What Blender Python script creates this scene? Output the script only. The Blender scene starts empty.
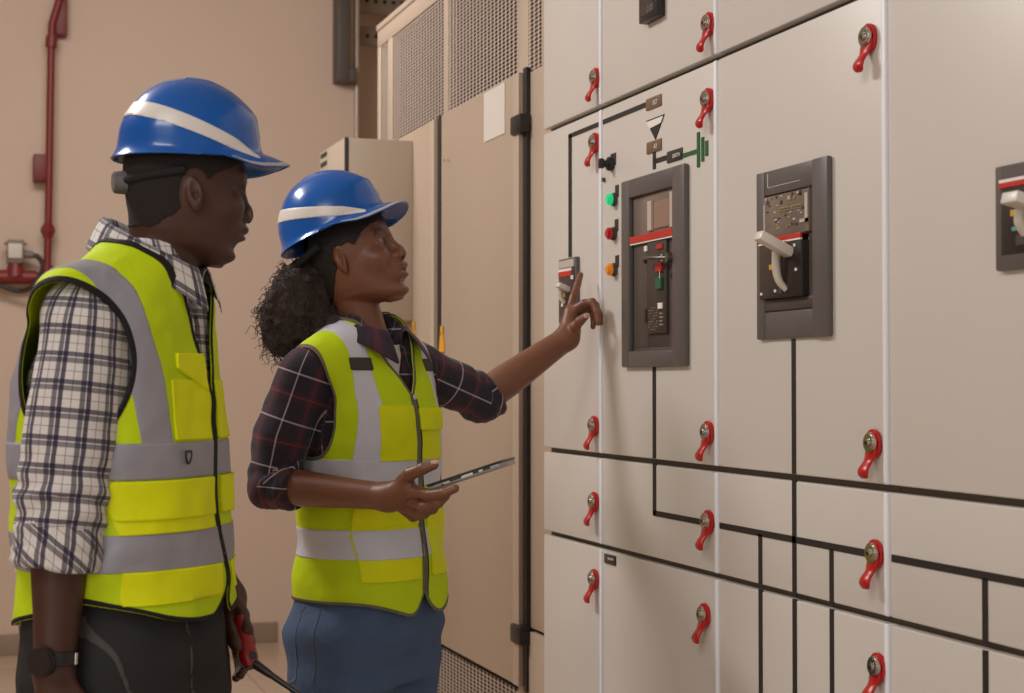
import bpy, bmesh, math, random
import numpy as np
from mathutils import Vector, Matrix
random.seed(7); RNG = np.random.RandomState(11)
S = bpy.context.scene
COL = S.collection
pi = math.pi

# ------------------------------------------------------------------ camera
F = 1635.0; W, H = 1024, 693
YAW = math.atan(546 / F); PITCH = math.atan(36.5 / F)
CAM = np.array([0, 0, 1.3])
fwd = np.array([math.sin(YAW) * math.cos(PITCH), math.cos(YAW) * math.cos(PITCH), math.sin(PITCH)])
rgt = np.array([math.cos(YAW), -math.sin(YAW), 0.0])
upv = np.cross(rgt, fwd)
cd = bpy.data.cameras.new('camera'); co = bpy.data.objects.new('camera', cd); COL.objects.link(co)
m = Matrix(((rgt[0], upv[0], -fwd[0]), (rgt[1], upv[1], -fwd[1]), (rgt[2], upv[2], -fwd[2])))
co.matrix_world = Matrix.Translation(CAM.tolist()) @ m.to_4x4()
cd.sensor_width = 36; cd.lens = F * 36 / W; cd.clip_start = .05
S.camera = co
cd.dof.use_dof = True; cd.dof.focus_distance = 3.1; cd.dof.aperture_fstop = 6.5

def ray(px, py):
    return fwd + (px - 512) / F * rgt + (346.5 - py) / F * upv
def at(px, py, d):                     # the place seen at a pixel, d metres deep
    return CAM + d * ray(px, py)
def onX(px, py, X):
    r = ray(px, py); return CAM + r * (X / r[0])
def onY(px, py, Y):
    r = ray(px, py); return CAM + r * (Y / r[1])

# ------------------------------------------------------------------ materials
MATS = {}
def lin(c):
    return tuple((x / 12.92 if x <= .04045 else ((x + .055) / 1.055) ** 2.4) for x in (v / 255 for v in c))
def mat(name, rgb, rough=.5, metal=0, noise=0, nscale=20, bump=0, bscale=60, spec=.5, coat=0, emit=0, sheen=0, sub=0):
    if name in MATS: return MATS[name]
    M = bpy.data.materials.new(name); M.use_nodes = True; nt = M.node_tree; N = nt.nodes; L = nt.links
    b = N['Principled BSDF']; c = lin(rgb)
    b.inputs['Base Color'].default_value = (*c, 1); b.inputs['Roughness'].default_value = rough
    b.inputs['Metallic'].default_value = metal; b.inputs['Specular IOR Level'].default_value = spec
    b.inputs['Coat Weight'].default_value = coat; b.inputs['Coat Roughness'].default_value = .06
    b.inputs['Sheen Weight'].default_value = sheen
    if sub: b.inputs['Subsurface Weight'].default_value = sub; b.inputs['Subsurface Radius'].default_value = (.01, .004, .002)
    if emit:
        b.inputs['Emission Color'].default_value = (*c, 1); b.inputs['Emission Strength'].default_value = emit
    if noise or bump:
        tc = N.new('ShaderNodeTexCoord')
    if noise:
        t = N.new('ShaderNodeTexNoise'); t.inputs['Scale'].default_value = nscale; t.inputs['Detail'].default_value = 4
        L.new(tc.outputs['Object'], t.inputs['Vector'])
        mr = N.new('ShaderNodeMapRange'); mr.inputs[3].default_value = 1 - noise; mr.inputs[4].default_value = 1 + noise
        L.new(t.outputs['Fac'], mr.inputs[0])
        mx = N.new('ShaderNodeVectorMath'); mx.operation = 'SCALE'; mx.inputs[0].default_value = c
        L.new(mr.outputs[0], mx.inputs['Scale']); L.new(mx.outputs[0], b.inputs['Base Color'])
    if bump:
        t = N.new('ShaderNodeTexNoise'); t.inputs['Scale'].default_value = bscale; t.inputs['Detail'].default_value = 3
        L.new(tc.outputs['Object'], t.inputs['Vector'])
        bp = N.new('ShaderNodeBump'); bp.inputs['Strength'].default_value = bump; bp.inputs['Distance'].default_value = .003
        L.new(t.outputs['Fac'], bp.inputs['Height']); L.new(bp.outputs[0], b.inputs['Normal'])
    MATS[name] = M; return M

def math_n(nt, op, a, b=None, c=None):
    n = nt.nodes.new('ShaderNodeMath'); n.operation = op
    for i, v in enumerate((a, b, c)):
        if v is None: continue
        if isinstance(v, (int, float)): n.inputs[i].default_value = v
        else: nt.links.new(v, n.inputs[i])
    return n.outputs[0]

# ------------------------------------------------------------------ objects
def link(o, parent=None, label=None, cat=None, group=None, kind=None):
    COL.objects.link(o)
    if parent is not None:
        o.parent = parent; o.matrix_parent_inverse = Matrix.Identity(4)
    if label: o['label'] = label
    if cat: o['category'] = cat
    if group: o['group'] = group
    if kind: o['kind'] = kind
    return o
def thing(name, loc, label, cat, group=None):
    o = bpy.data.objects.new(name, None); o.location = Vector([float(v) for v in loc]); o.empty_display_size = .05
    return link(o, None, label, cat, group)
def origin(parent):
    v = Vector((0, 0, 0)); p = parent
    while p is not None: v += Vector(p.location); p = p.parent
    return v
def finish(name, me, mats, parent=None, smooth=False, loc=None, **kw):
    o = bpy.data.objects.new(name, me)
    for mm in (mats if isinstance(mats, (list, tuple)) else [mats]): me.materials.append(mm)
    if smooth: me.polygons.foreach_set('use_smooth', [True] * len(me.polygons))
    link(o, parent, **kw)
    base = origin(parent)                # mesh data arrive in world space; re-base them
    loc = Vector([float(v) for v in loc]) if loc is not None else Vector(base)
    me.transform(Matrix.Translation(-loc)); o.location = loc - base
    return o

class B:                                  # a bmesh collector in world space
    def __init__(s): s.bm = bmesh.new(); s.mi = 0
    def box(s, a, b, bev=0, seg=2):
        lo = [min(x, y) for x, y in zip(a, b)]; hi = [max(x, y) for x, y in zip(a, b)]
        t = bmesh.new(); bmesh.ops.create_cube(t, size=1)
        for v in t.verts: v.co = Vector([l + (c + .5) * (h - l) for c, l, h in zip(v.co, lo, hi)])
        if bev: bmesh.ops.bevel(t, geom=list(t.edges), offset=bev, segments=seg, affect='EDGES', profile=.5)
        return s.add(t)
    def add(s, t, mtx=None):
        if mtx is not None: t.transform(mtx)
        for f in t.faces: f.material_index = s.mi
        me = bpy.data.meshes.new('t'); t.to_mesh(me); t.free(); s.bm.from_mesh(me); bpy.data.meshes.remove(me); return s
    def cyl(s, a, b, r, r2=None, seg=20, bev=0):
        a = Vector([float(x) for x in a]); b = Vector([float(x) for x in b]); d = b - a
        t = bmesh.new(); bmesh.ops.create_cone(t, cap_ends=True, segments=seg, radius1=r, radius2=r if r2 is None else r2, depth=d.length)
        if bev:
            ed = [e for e in t.edges if len(e.link_faces) == 2 and any(len(f.verts) > 4 for f in e.link_faces)]
            bmesh.ops.bevel(t, geom=ed, offset=bev, segments=2, affect='EDGES')
        return s.add(t, Matrix.Translation((a + b) / 2) @ d.to_track_quat('Z', 'Y').to_matrix().to_4x4())
    def sph(s, c, r, sc=(1, 1, 1), seg=16):
        t = bmesh.new(); bmesh.ops.create_uvsphere(t, u_segments=seg, v_segments=seg // 2 + 2, radius=r)
        return s.add(t, Matrix.Translation([float(x) for x in c]) @ Matrix.Diagonal((*sc, 1)))
    def prism(s, pts, off):               # polygon pts (world) extruded by vector off
        t = bmesh.new(); vs = [t.verts.new(Vector([float(x) for x in p])) for p in pts]; f = t.faces.new(vs)
        r = bmesh.ops.extrude_face_region(t, geom=[f])
        bmesh.ops.translate(t, verts=[v for v in r['geom'] if isinstance(v, bmesh.types.BMVert)], vec=Vector([float(x) for x in off]))
        bmesh.ops.recalc_face_normals(t, faces=t.faces); return s.add(t)
    def tube(s, pts, r, seg=10, cap=True):
        P = np.array([[float(v) for v in p] for p in pts]); n = len(P)
        R = r if hasattr(r, '__len__') else [r] * n
        t = bmesh.new(); rings = []; ref = np.array([.13, .31, .94])
        for i in range(n):
            d = P[min(i + 1, n - 1)] - P[max(i - 1, 0)]; d = d / (np.linalg.norm(d) + 1e-9)
            u = np.cross(d, ref); u /= np.linalg.norm(u) + 1e-9; w = np.cross(d, u); ref = np.cross(u, d)
            rings.append([t.verts.new(Vector((P[i] + R[i] * (math.cos(k * 2 * pi / seg) * u + math.sin(k * 2 * pi / seg) * w)).tolist())) for k in range(seg)])
        for i in range(n - 1):
            for k in range(seg): t.faces.new((rings[i][k], rings[i][(k + 1) % seg], rings[i + 1][(k + 1) % seg], rings[i + 1][k]))
        if cap: t.faces.new(rings[0][::-1]); t.faces.new(rings[-1])
        bmesh.ops.recalc_face_normals(t, faces=t.faces); return s.add(t)
    def build(s, name, mats, parent=None, smooth=None, **kw):
        me = bpy.data.meshes.new(name); s.bm.to_mesh(me); s.bm.free()
        o = finish(name, me, mats, parent, **kw)
        if smooth:                        # smooth shading with sharp edges kept
            me.polygons.foreach_set('use_smooth', [True] * len(me.polygons))
            me.set_sharp_from_angle(angle=math.radians(smooth))
        return o
def box(name, a, b, mt, parent=None, bev=0, **kw):
    return B().box(a, b, bev).build(name, mt, parent, smooth=40 if bev else None, **kw)
def catmull(pts, n=8):
    P = [np.array(p, float) for p in pts]; P = [2 * P[0] - P[1]] + P + [2 * P[-1] - P[-2]]; out = []
    for i in range(1, len(P) - 2):
        for k in range(n):
            t = k / n; a, b, c, d = P[i - 1:i + 3]
            out.append(.5 * (2 * b + (c - a) * t + (2 * a - 5 * b + 4 * c - d) * t * t + (3 * b - a - 3 * c + d) * t ** 3))
    out.append(P[-2]); return out
# ================================================================== the room
XS = 1.353            # front plane of the switchboard doors
XC = 1.40             # front plane of the beige cabinets
YB = 8.20             # back wall
m_wall = mat('wall_paint', (208, 184, 164), .75, noise=.03, nscale=1.2, bump=.1, bscale=40)
m_ceil = mat('ceiling_paint', (225, 220, 212), .9, noise=.02)
def floor_mat():
    M = mat('floor_tile', (196, 172, 150), .22, noise=.05, nscale=3)
    nt = M.node_tree; b = nt.nodes['Principled BSDF']; tc = nt.nodes.new('ShaderNodeTexCoord')
    br = nt.nodes.new('ShaderNodeTexBrick'); br.offset = 0; br.inputs['Scale'].default_value = 1
    br.inputs['Brick Width'].default_value = .6; br.inputs['Row Height'].default_value = .6; br.inputs['Mortar Size'].default_value = .004
    br.inputs['Color1'].default_value = (*lin((190, 165, 143)), 1); br.inputs['Color2'].default_value = (*lin((200, 176, 153)), 1)
    br.inputs['Mortar'].default_value = (*lin((150, 130, 112)), 1)
    nt.links.new(tc.outputs['Object'], br.inputs['Vector']); nt.links.new(br.outputs['Color'], b.inputs['Base Color'])
    return M
st = dict(kind='structure')
box('floor', (-4, -2.5, -.1), (3.2, 9.2, 0), floor_mat(), **st)
box('ceiling', (-4, -2.5, 3.6), (3.2, 9.2, 3.7), m_ceil, **st)
XW = onY(357, 80, YB)[0]
box('wall_back', (-4, YB, 0), (XW, YB + .12, 3.6), m_wall, **st)
box('wall_alcove', (XW - .5, YB + .75, 0), (3.2, YB + .87, 3.6), m_wall, **st)
box('wall_left', (-4.12, -2.5, 0), (-4, YB + .12, 3.6), m_wall, **st)
box('wall_right', (3.2, -2.5, 0), (3.32, 9.1, 3.6), m_wall, **st)
XB = onY(277, 640, YB)[0]
box('baseboard_back', (-4, YB - .015, 0), (XB, YB - .0005, .10), mat('skirting', (150, 128, 110), .5, noise=.03), bev=.003, **st)

# ---- back wall services
m_red = mat('red_pipe_paint', (122, 34, 30), .45, noise=.08, nscale=30)
yp = YB - .09
def wp(px, py, Y=yp): return onY(px, py, Y)
t = thing('sprinkler_pipe', wp(48, 276), 'dark red painted steel pipe running down the beige back wall and turning left', 'pipe')
a = wp(47, 278); top = wp(52, 24); top2 = wp(63, -12)
B().tube([wp(-60, 276), wp(20, 277), a], .019, 14).build('horizontal_pipe', m_red, t, smooth=40)
B().tube([a, wp(48, 240), wp(51, 60), top, top2], .018, 14).build('riser_pipe', m_red, t, smooth=40)
b = B(); b.cyl(wp(47, 284), wp(47, 265), .028, seg=16, bev=.004); b.cyl(wp(35, 278), wp(52, 278), .028, seg=16, bev=.004); b.sph(a, .030); b.build('elbow', m_red, t, smooth=40)
b = B(); b.cyl(wp(48, 238), wp(48, 224), .026, seg=8, bev=.004); b.cyl(wp(48, 234), wp(48, 227), .034, seg=8, bev=.004); b.build('coupling', m_red, t, smooth=40)
b = B(); b.cyl(wp(51, 48), wp(52, 36), .028, seg=12, bev=.004); b.build('collar', m_red, t, smooth=40)
b = B(); c = wp(15, 277); b.cyl(c + [-.13, 0, 0], c + [.10, 0, 0], .034, seg=14, bev=.004); b.cyl(c, c + [0, 0, .065], .05, .032, seg=14, bev=.003); b.build('tee_fitting', m_red, t, smooth=40)
b = B(); p = wp(33, 155, YB - .05); q = wp(48, 182, YB - .05); b.box((p[0], YB - .10, p[2]), (q[0], YB - .003, q[2]), .004); b.build('clamp_plate', mat('red_plate', (112, 34, 28), .5), t, smooth=40)
b = B(); p = wp(56, -20, YB - .05); q = wp(67, 36, YB - .05); b.box((p[0], YB - .08, p[2]), (q[0], YB - .003, q[2]), .004); b.build('top_bracket', mat('red_plate', (112, 34, 28)), t, smooth=40)

t = thing('flow_switch', wp(15, 264), 'small grey junction box with pale lid sitting on the red pipe', 'junction box')
p = wp(7, 240); q = wp(24, 264)
b = B(); b.box((p[0], yp - .035, p[2]), (q[0], yp + .035, q[2]), .006); b.box((p[0] - .012, yp - .03, p[2] - .012), (q[0] + .012, yp + .03, p[2] - .022), .002)
b.build('housing', mat('grey_cast', (118, 108, 98), .5), t, smooth=40)
p = wp(8, 244); q = wp(22, 259); box('lid', (p[0], yp - .045, p[2]), (q[0], yp - .03, q[2]), mat('pale_lid', (206, 196, 184), .5), t, bev=.003)
b = B(); b.cyl(wp(23, 254), wp(33, 255), .018, seg=12); b.build('gland', mat('grey_cast', ()), t, smooth=40)
B().tube(catmull([wp(31, 255), wp(38, 257), wp(43, 266), wp(39, 278, yp - .05), wp(32, 287, yp - .05), wp(20, 291), wp(8, 288), wp(-10, 282)]), .012, 10).build('conduit', mat('black_conduit', (58, 50, 45), .5), None, smooth=60,
    label='curved black flexible conduit looping below the red pipe', cat='conduit')

# wall mounted duct and tray at the corner
m_dk = mat('dark_duct', (84, 75, 68), .5, noise=.05)
t = thing('cable_duct', onY(344, 83, YB), 'dark vertical cable duct ending high on the wall corner', 'cable duct')
p = onY(337, -30, YB - .1); q = onY(355.5, 82, YB - .1)
b = B(); b.box((p[0], YB - .12, p[2]), (q[0] - .03, YB, q[2]), .003); b.build('channel', m_dk, t, smooth=40)
b = B(); b.box((q[0] - .03, YB - .09, p[2]), (q[0] - .012, YB, q[2] + .08), .002); b.build('inner_strip', mat('tan_strip', (165, 138, 112), .5), t, smooth=40)
b = B(); b.box((q[0] - .032, YB - .125, q[2]), (q[0] + .002, YB, q[2] + .07), .002); b.build('end_clip', m_dk, t, smooth=40)
p = onY(357, -30, YB - .04); B().cyl((p[0], YB - .04, 3.5), (p[0], YB - .04, 1.2), .014, seg=12).build('conduit_pipe', mat('grey_conduit', (170, 155, 140), .4, metal=.4), None, smooth=40,
    label='thin pale vertical conduit on the corner beside the dark duct', cat='conduit')
m_tray = mat('tray_metal', (150, 132, 112), .45, metal=.2, noise=.05)
for i, (y0, y1) in enumerate(((-14, 18), (24, 50))):
    Yt = YB + .5 - .15 * i; p = onY(340, y0, Yt); q = onY(430, y1, Yt)
    b = B(); b.box((p[0], Yt, p[2]), (q[0], Yt + .02, q[2]), .002); hz = (p[2] + q[2]) / 2
    xs = np.arange(p[0] + .05, q[0], .05)
    o = b.build('cable_tray', m_tray, None, smooth=40, label=('upper' if i == 0 else 'lower') + ' perforated metal cable tray in the corner behind the vented cabinet', cat='cable tray', group='cable trays in the corner')
    for x in xs: B().cyl((x, Yt - .004, hz), (x, Yt + .004, hz), .011, seg=12).build('slot', mat('hole_dark', (40, 32, 28), .8), o)

# ================================================================== beige ventilated cabinets
m_beige = mat('beige_enamel', (176, 156, 136), .42, noise=.02, nscale=2, bump=.06, bscale=220)
m_beige_l = mat('beige_frame', (186, 167, 148), .42, noise=.02, nscale=2)
m_black = mat('black_plastic', (34, 30, 29), .4)
def perf_mat():
    M = bpy.data.materials.new('perforated_sheet'); M.use_nodes = True; nt = M.node_tree; N = nt.nodes; L = nt.links
    b = N['Principled BSDF']; b.inputs['Base Color'].default_value = (*lin((190, 172, 158)), 1); b.inputs['Roughness'].default_value = .45
    tc = N.new('ShaderNodeTexCoord'); sp = N.new('ShaderNodeSeparateXYZ'); L.new(tc.outputs['Object'], sp.inputs[0])
    row = math_n(nt, 'DIVIDE', sp.outputs[2], .0110)
    rf = math_n(nt, 'FLOOR', row); odd = math_n(nt, 'MODULO', math_n(nt, 'ABSOLUTE', rf), 2)
    cy = math_n(nt, 'ADD', math_n(nt, 'DIVIDE', sp.outputs[1], .034), math_n(nt, 'MULTIPLY', odd, 0.0))
    fy = math_n(nt, 'SUBTRACT', math_n(nt, 'FRACT', cy), .5); fz = math_n(nt, 'SUBTRACT', math_n(nt, 'FRACT', row), .5)
    d = math_n(nt, 'ADD', math_n(nt, 'POWER', math_n(nt, 'ABSOLUTE', math_n(nt, 'DIVIDE', fy, .39)), 2.6), math_n(nt, 'POWER', math_n(nt, 'ABSOLUTE', math_n(nt, 'DIVIDE', fz, .40)), 2.6))
    hole = math_n(nt, 'LESS_THAN', d, 1.0)
    tr = N.new('ShaderNodeBsdfTransparent'); mx = N.new('ShaderNodeMixShader'); L.new(hole, mx.inputs[0]); L.new(b.outputs[0], mx.inputs[1]); L.new(tr.outputs[0], mx.inputs[2])
    L.new(mx.outputs[0], N['Material Output'].inputs[0]); return M
m_perf = perf_mat()
def yz(px, py, X=XC):
    p = onX(px, py, X); return p[1], p[2]
y378 = yz(378, 100)[0]; y440 = yz(437.5, 100)[0]; y523 = yz(521, 100)[0]; y545 = onX(543.5, 380, XS)[1] + .004
yd = lambda px: onX(px, 300, XC - .022)[1]
yh = lambda px: onX(px, 300, XC - .012)[1]
ztop = yz(378, 32)[1]; zdt = yz(443, 119)[1]; zdb = yz(525, 690)[1]
vent = thing('ventilated_cabinet', (XC, y440, 0), 'tall beige cabinet with perforated top panels at the far end of the switchboard', 'cabinet')
b = B()
b.box((XC + .03, y545, 0), (XC + .9, y378, ztop - .01)); b.build('carcass', mat('carcass_dark', (52, 44, 38), .8), vent)
b = B(); zp0 = yz(530, 72)[1]
def vrail(px0, px1, z0, z1, x0=XC, x1=XC + .03):
    b.box((x0, yz(px0, 100)[0], z0), (x1, yz(px1, 100)[0], z1), .002)
vrail(377.5, 380.5, zdb, ztop); vrail(388, 392, zdt, ztop); vrail(444, 448, zdt, ztop); b.box((XC + .0005, yz(528, 100)[0], 0), (XC + .0295, yz(518, 100)[0], ztop - .001), .002)
b.box((XC + .0008, y545, zp0), (XC + .0290, yz(541, 100)[0], ztop - .002), .001)
b.box((XC - .001, y545, ztop - .06), (XC + .031, y378, ztop + .001), .002); b.box((XC - .006, y545, ztop), (XC + .92, y378 + .006, ztop + .022), .004)
b.box((XC + .002, y545, 0), (XC + .027, y378, .10), .002)
ys = yz(533, 80)[0]
b.box((XC + .001, y545, zdb + .17), (XC + .028, yz(527.5, 44)[0], zp0), .001)
b.build('frame', m_beige_l, vent, smooth=40)
zp = yz(530, 72)[1]
def panel(name, ya, yb, z0, z1, x=XC + .0015):
    bb = B(); bb.box((x, ya, z0), (x + .001, yb, z1)); return bb.build(name, m_perf, vent)
panel('perforated_panel', yz(388, 0)[0], yz(446, 0)[0], zdt, ztop - .05)
panel('perforated_panel', yz(446, 0)[0], yz(519, 0)[0], zdt, ztop - .05)
panel('perforated_panel', yz(527, 0)[0], yz(542, 0)[0], zp, ztop - .05)
panel('perforated_panel', yz(380, 0)[0], yz(389, 0)[0], zdt - .0, ztop - .05)
panel('perforated_panel', y523, y378, .09, zdb - .01)
b = B(); b.box((XC - .004, y545, .101), (XC + .012, yz(525.5, 0)[0], zdb + .16), .001)
b.build('lower_side_panel', m_beige_l, vent, smooth=40)
for (pa, pb, pc) in ((441, 519, 524.5), (378, 434, 438.5)):
    ya, yb = yd(pa), yd(pb)
    d = B().box((XC - .022, yb, zdb + .012), (XC + .005, ya, zdt), .004).build('door', m_beige, vent, smooth=40)
    B().box((XC - .0235, yb, zdb + .012), (XC - .019, yb + .050, zdt), .002).build('edge_strip', m_beige_l, d, smooth=40)
    B().box((XC - .012, yh(pc + 1.5), zdb), (XC + .0002, yb - .001, zdt + .01), .002).build('hinge_channel', m_black, d, smooth=40)
p1 = yz(518, 129)[1]; p2 = yz(516, 629)[1]
for z in (p1, p2):
    b = B(); b.box((XC - .034, onX(520.5, 0, XC - .03)[1], z - .025), (XC + .0, onX(511, 0, XC - .03)[1], z + .025), .006); b.build('door_hinge', m_black, vent, smooth=40)
b = B(); za = yz(492, 94)[1]; zb = yz(492, 143)[1]
b.box((XC - .024, yz(513, 0)[0], zb), (XC - .0225, yz(492, 0)[0], za)); b.build('paper_sheet', mat('paper', (212, 204, 194), .8), None,
    label='blank white sheet stuck on the upper corner of the beige cabinet door', cat='paper')
# small yellow warning tags on the door
for (px, py, nm) in ((449.5, 344, 'bright yellow warning tag hanging on the beige cabinet door above the reaching arm'), (421, 338, 'yellow warning tag half hidden behind the raised shoulder')):
    y, z = yz(px, py); k = .03 if px > 440 else .02
    b = B(); X = XC - .026
    b.prism([(X, y + k, z - .025), (X, y - k, z - .025), (X, y - k * .5, z + .03), (X, y + k * .5, z + .03)], (.003, 0, 0)); 
    o = b.build('warning_tag', mat('yellow_tag', (226, 160, 30), .5), None, label=nm, cat='tag')
    b = B(); b.box((X, y - .012, z + .028), (X + .002, y + .012, z + .055)); b.build('tip', mat('yellow_tag', ()), o)
    b = B(); b.box((X - .002, y - .006, z - .05), (X + .002, y + .006, z - .027)); b.build('pin', m_black, o)
# screws pair
for (px, py) in ((452, 160), (456, 160), (446, 599), (450, 601)):
    y, z = yz(px, py); b = B(); b.cyl((XC - .022, y, z), (XC - .027, y, z), .005, seg=10); b.build('screw', mat('brass', (230, 205, 170), .25, metal=.8), vent, smooth=40)

# grey enclosure mounted in front of the far end
XG = onX(413, 200, XC - .022)[1]
g0 = onY(345, 137, XG); g1 = onY(413, 322, XG); yg = onX(320, 148, g0[0])[1]
m_grey = mat('grey_enclosure', (182, 166, 148), .4, noise=.02, nscale=2)
enc = thing('wall_enclosure', ((g0[0] + XC) / 2, (XG + yg) / 2, g1[2]), 'grey metal electrical box fixed to the beige cabinet, behind the blue helmet of the woman', 'electrical box')
b = B(); b.box((g0[0], XG + .012, g1[2]), (XC - .0225, yg, g0[2]), .003); b.build('body', m_grey, enc, smooth=40)
b = B(); b.box((g0[0] + .012, XG, g1[2] + .004), (XC - .0225, XG + .012, g0[2] - .002), .002); b.build('end_panel', m_grey, enc, smooth=40)
b = B(); b.box((g0[0] + .001, XG - .001, g1[2]), (g0[0] + .011, XG + .014, g0[2])); b.build('seal', mat('seal_dark', (60, 52, 46), .6), enc)
for k in (0, 1):
    z = onX(324, 155 + 9 * k, g0[0])[2]; ya = onX(321, 160, g0[0])[1]; yb = onX(327, 160, g0[0])[1]
    b = B(); b.box((g0[0] - .002, ya, z - .008), (g0[0] + .003, yb, z + .008), .002); b.build('louver', mat('seal_dark', ()), enc)

# ================================================================== the switchboard
m_sw = mat('switchboard_enamel', (210, 203, 195), .36, noise=.015, nscale=3, bump=.10, bscale=420)
m_edge_lit = mat('door_edge_lit', (236, 236, 240), .35)  # door edges painted near-white for the light the bent edge catches
m_tape = mat('black_mimic_tape', (38, 30, 27), .6)
m_frm = mat('grey_bezel', (94, 87, 84), .42, noise=.03)
m_frm2 = mat('dark_bezel', (74, 65, 60), .42)
m_redp = mat('red_lever_plastic', (186, 26, 24), .3)
m_chrome = mat('chrome', (190, 182, 172), .22, metal=1)
m_gcarc = mat('carcass_grey', (96, 84, 74), .6)
def sy(px): return onX(px, 380, XS)[1]
def sz(px, py): return onX(px, py, XS)[2]
zS1, zS2, zS3 = sz(718, 56.5), sz(890, 489), sz(890, 621)
ytops = 2.75
cols = [(543.5, 602.5), (602.5, 718.5), (718.5, 888.8), (888.8, 1161)]
names = ['narrow pale grey switchboard cubicle at the far left end, with the pointing hand in front',
         'pale grey switchboard cubicle with three signal lamps and the tall breaker window',
         'pale grey switchboard cubicle with the white-handled breaker in a dark frame',
         'nearest pale grey switchboard cubicle at the right edge, with the cut-off breaker']
cab = []
g = .0022
for i, (pa, pb) in enumerate(cols):
    ya, yb = sy(pa), sy(pb)       # ya far, yb near
    c = thing('switchgear_cubicle', (XS, (ya + yb) / 2, 0), names[i], 'switchgear cabinet', 'cubicles of the switchboard'); cab.append(c)
    b = B(); b.box((XS + .02, yb + .001, 0), (XS + .62, ya - .001, 2.8)); b.build('carcass', m_gcarc, c)
    for (z0, z1) in ((.12, zS3), (zS3, zS2), (zS2, zS1), (zS1, ytops)):
        d = B().box((XS, yb + g + .009, z0 + .006), (XS + .02, ya - g, z1 - .006), .0025, 3).build('door', m_sw, c, smooth=35)
        B().box((XS - .0035, yb + g, z0 + .006), (XS + .02, yb + g + .0115, z1 - .006), .0030, 3).build('door_edge_lit', m_edge_lit, d, smooth=60)
    b = B(); b.box((XS + .03, yb + .001, 0), (XS + .05, ya - .001, .12)); b.build('plinth', m_frm2, c)

def lever(px, py, c, k=1.0):
    y, z = sy(px + 4), sz(px + 4, py + 2)
    b = B(); X = XS
    # red collar and tongue
    b.cyl((X, y, z - .003), (X - .011, y, z - .003), .0205 * k, .0195 * k, 24, .003); b.cyl((X, y, z + .004), (X - .011, y, z + .004), .0200 * k, .0190 * k, 24, .003)
    pts = catmull([(X - .008, y, z - .010), (X - .012, y + .001, z - .024), (X - .020, y + .002, z - .036), (X - .0225, y + .003, z - .045), (X - .020, y + .003, z - .054)], 4)
    w = [.016, .015, .014, .0125, .0115, .011, .011, .0115, .012, .0125, .013, .013, .0125, .012, .011, .0095, .006]
    t = bmesh.new(); rings = []
    for j, p in enumerate(pts):
        ww = w[j]; rings.append([t.verts.new(Vector((p[0] + dx, p[1] + dy, p[2]))) for dx, dy in ((-.003, -ww), (-.003, ww), (.003, ww), (.003, -ww))])
    for j in range(len(rings) - 1):
        for q in range(4): t.faces.new((rings[j][q], rings[j][(q + 1) % 4], rings[j + 1][(q + 1) % 4], rings[j + 1][q]))
    t.faces.new(rings[0][::-1]); t.faces.new(rings[-1]); bmesh.ops.recalc_face_normals(t, faces=t.faces)
    bmesh.ops.bevel(t, geom=list(t.edges), offset=.0012, segments=1, affect='EDGES'); b.add(t)
    o = b.build('lock_lever', m_redp, c, smooth=50)
    b = B(); b.cyl((X - .008, y, z + .002), (X - .016, y, z + .002), .0172 * k, .0155 * k, 24, .002); b.cyl((X - .015, y, z + .002), (X - .019, y, z + .002), .007, .006, 16, .001); b.build('lock_barrel', m_chrome, o, smooth=40)
    b = B(); b.cyl((X - .018, y, z + .002), (X - .0196, y, z + .002), .0038, seg=10); b.build('keyway', m_black, o)
for px, py in ((594, 76), (593, 141), (592, 424), (592, 500), (592, 577)): lever(px, py, cab[0])
for px, py in ((708, 22), (707, 98), (706, 431), (706, 520), (702, 613)): lever(px, py, cab[1])
for px, py in ((869, 36), (872, 442), (873, 552), (875, 665)): lever(px, py, cab[2])

# mimic diagram: tapes are laid flat on the doors
def tape(c, px0, py0, px1, py1, wpx=4, mt=None, name='mimic_line', th=.0012):
    a = np.array([sy(px0), sz(px0, py0)]); e = np.array([sy(px1), sz(px1, py1)])
    mpx = (px0 + px1) / 2; 
    if abs(px0 - px1) < 4: hw = abs(sy(mpx - wpx / 2) - sy(mpx + wpx / 2)) / 2; lo = (e[0] - hw, min(a[1], e[1])); hi = (e[0] + hw, max(a[1], e[1]))
    else: hw = abs(sz(mpx, 300 - wpx / 2) - sz(mpx, 300 + wpx / 2)) / 2; zz = (a[1] + e[1]) / 2; lo = (min(a[0], e[0]), zz - hw); hi = (max(a[0], e[0]), zz + hw)
    b = B(); b.box((XS - th, lo[0], lo[1]), (XS + .002, hi[0], hi[1])); return b.build(name, mt or m_tape, c)
tape(cab[0], 570.5, 134.5, 570.5, 257, 3.2); tape(cab[0], 569, 136, 600.6, 124, 4.5)
tape(cab[1], 603.5, 122, 648, 104, 5)
tape(cab[1], 655, 150, 655, 169, 3); tape(cab[1], 656, 161, 669, 157, 5)
tape(cab[1], 654.5, 367, 654.5, 458.5, 3.2); tape(cab[1], 654.5, 461.5, 654.5, 515, 3.2)
zl = sz(654, 513)
def hline(c, pa, pb, w=.0115):
    b = B(); b.box((XS - .0012, sy(pa), zl - w / 2), (XS + .002, sy(pb), zl + w / 2)); b.build('mimic_line', m_tape, c)
hline(cab[1], 653.2, 715); hline(cab[2], 719.5, 886); hline(cab[3], 891, 1161)
tape(cab[2], 794, 339, 794, 474, 4); tape(cab[2], 794, 480, 794, 596, 4); tape(cab[2], 794, 599, 794, 760, 4)
tape(cab[2], 760, 534, 760, 584, 3.6); tape(cab[2], 760, 589, 760, 760, 3.6)
tape(cab[2], 831, 549, 831, 604, 4); tape(cab[2], 831, 609, 831, 760, 4)
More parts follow.
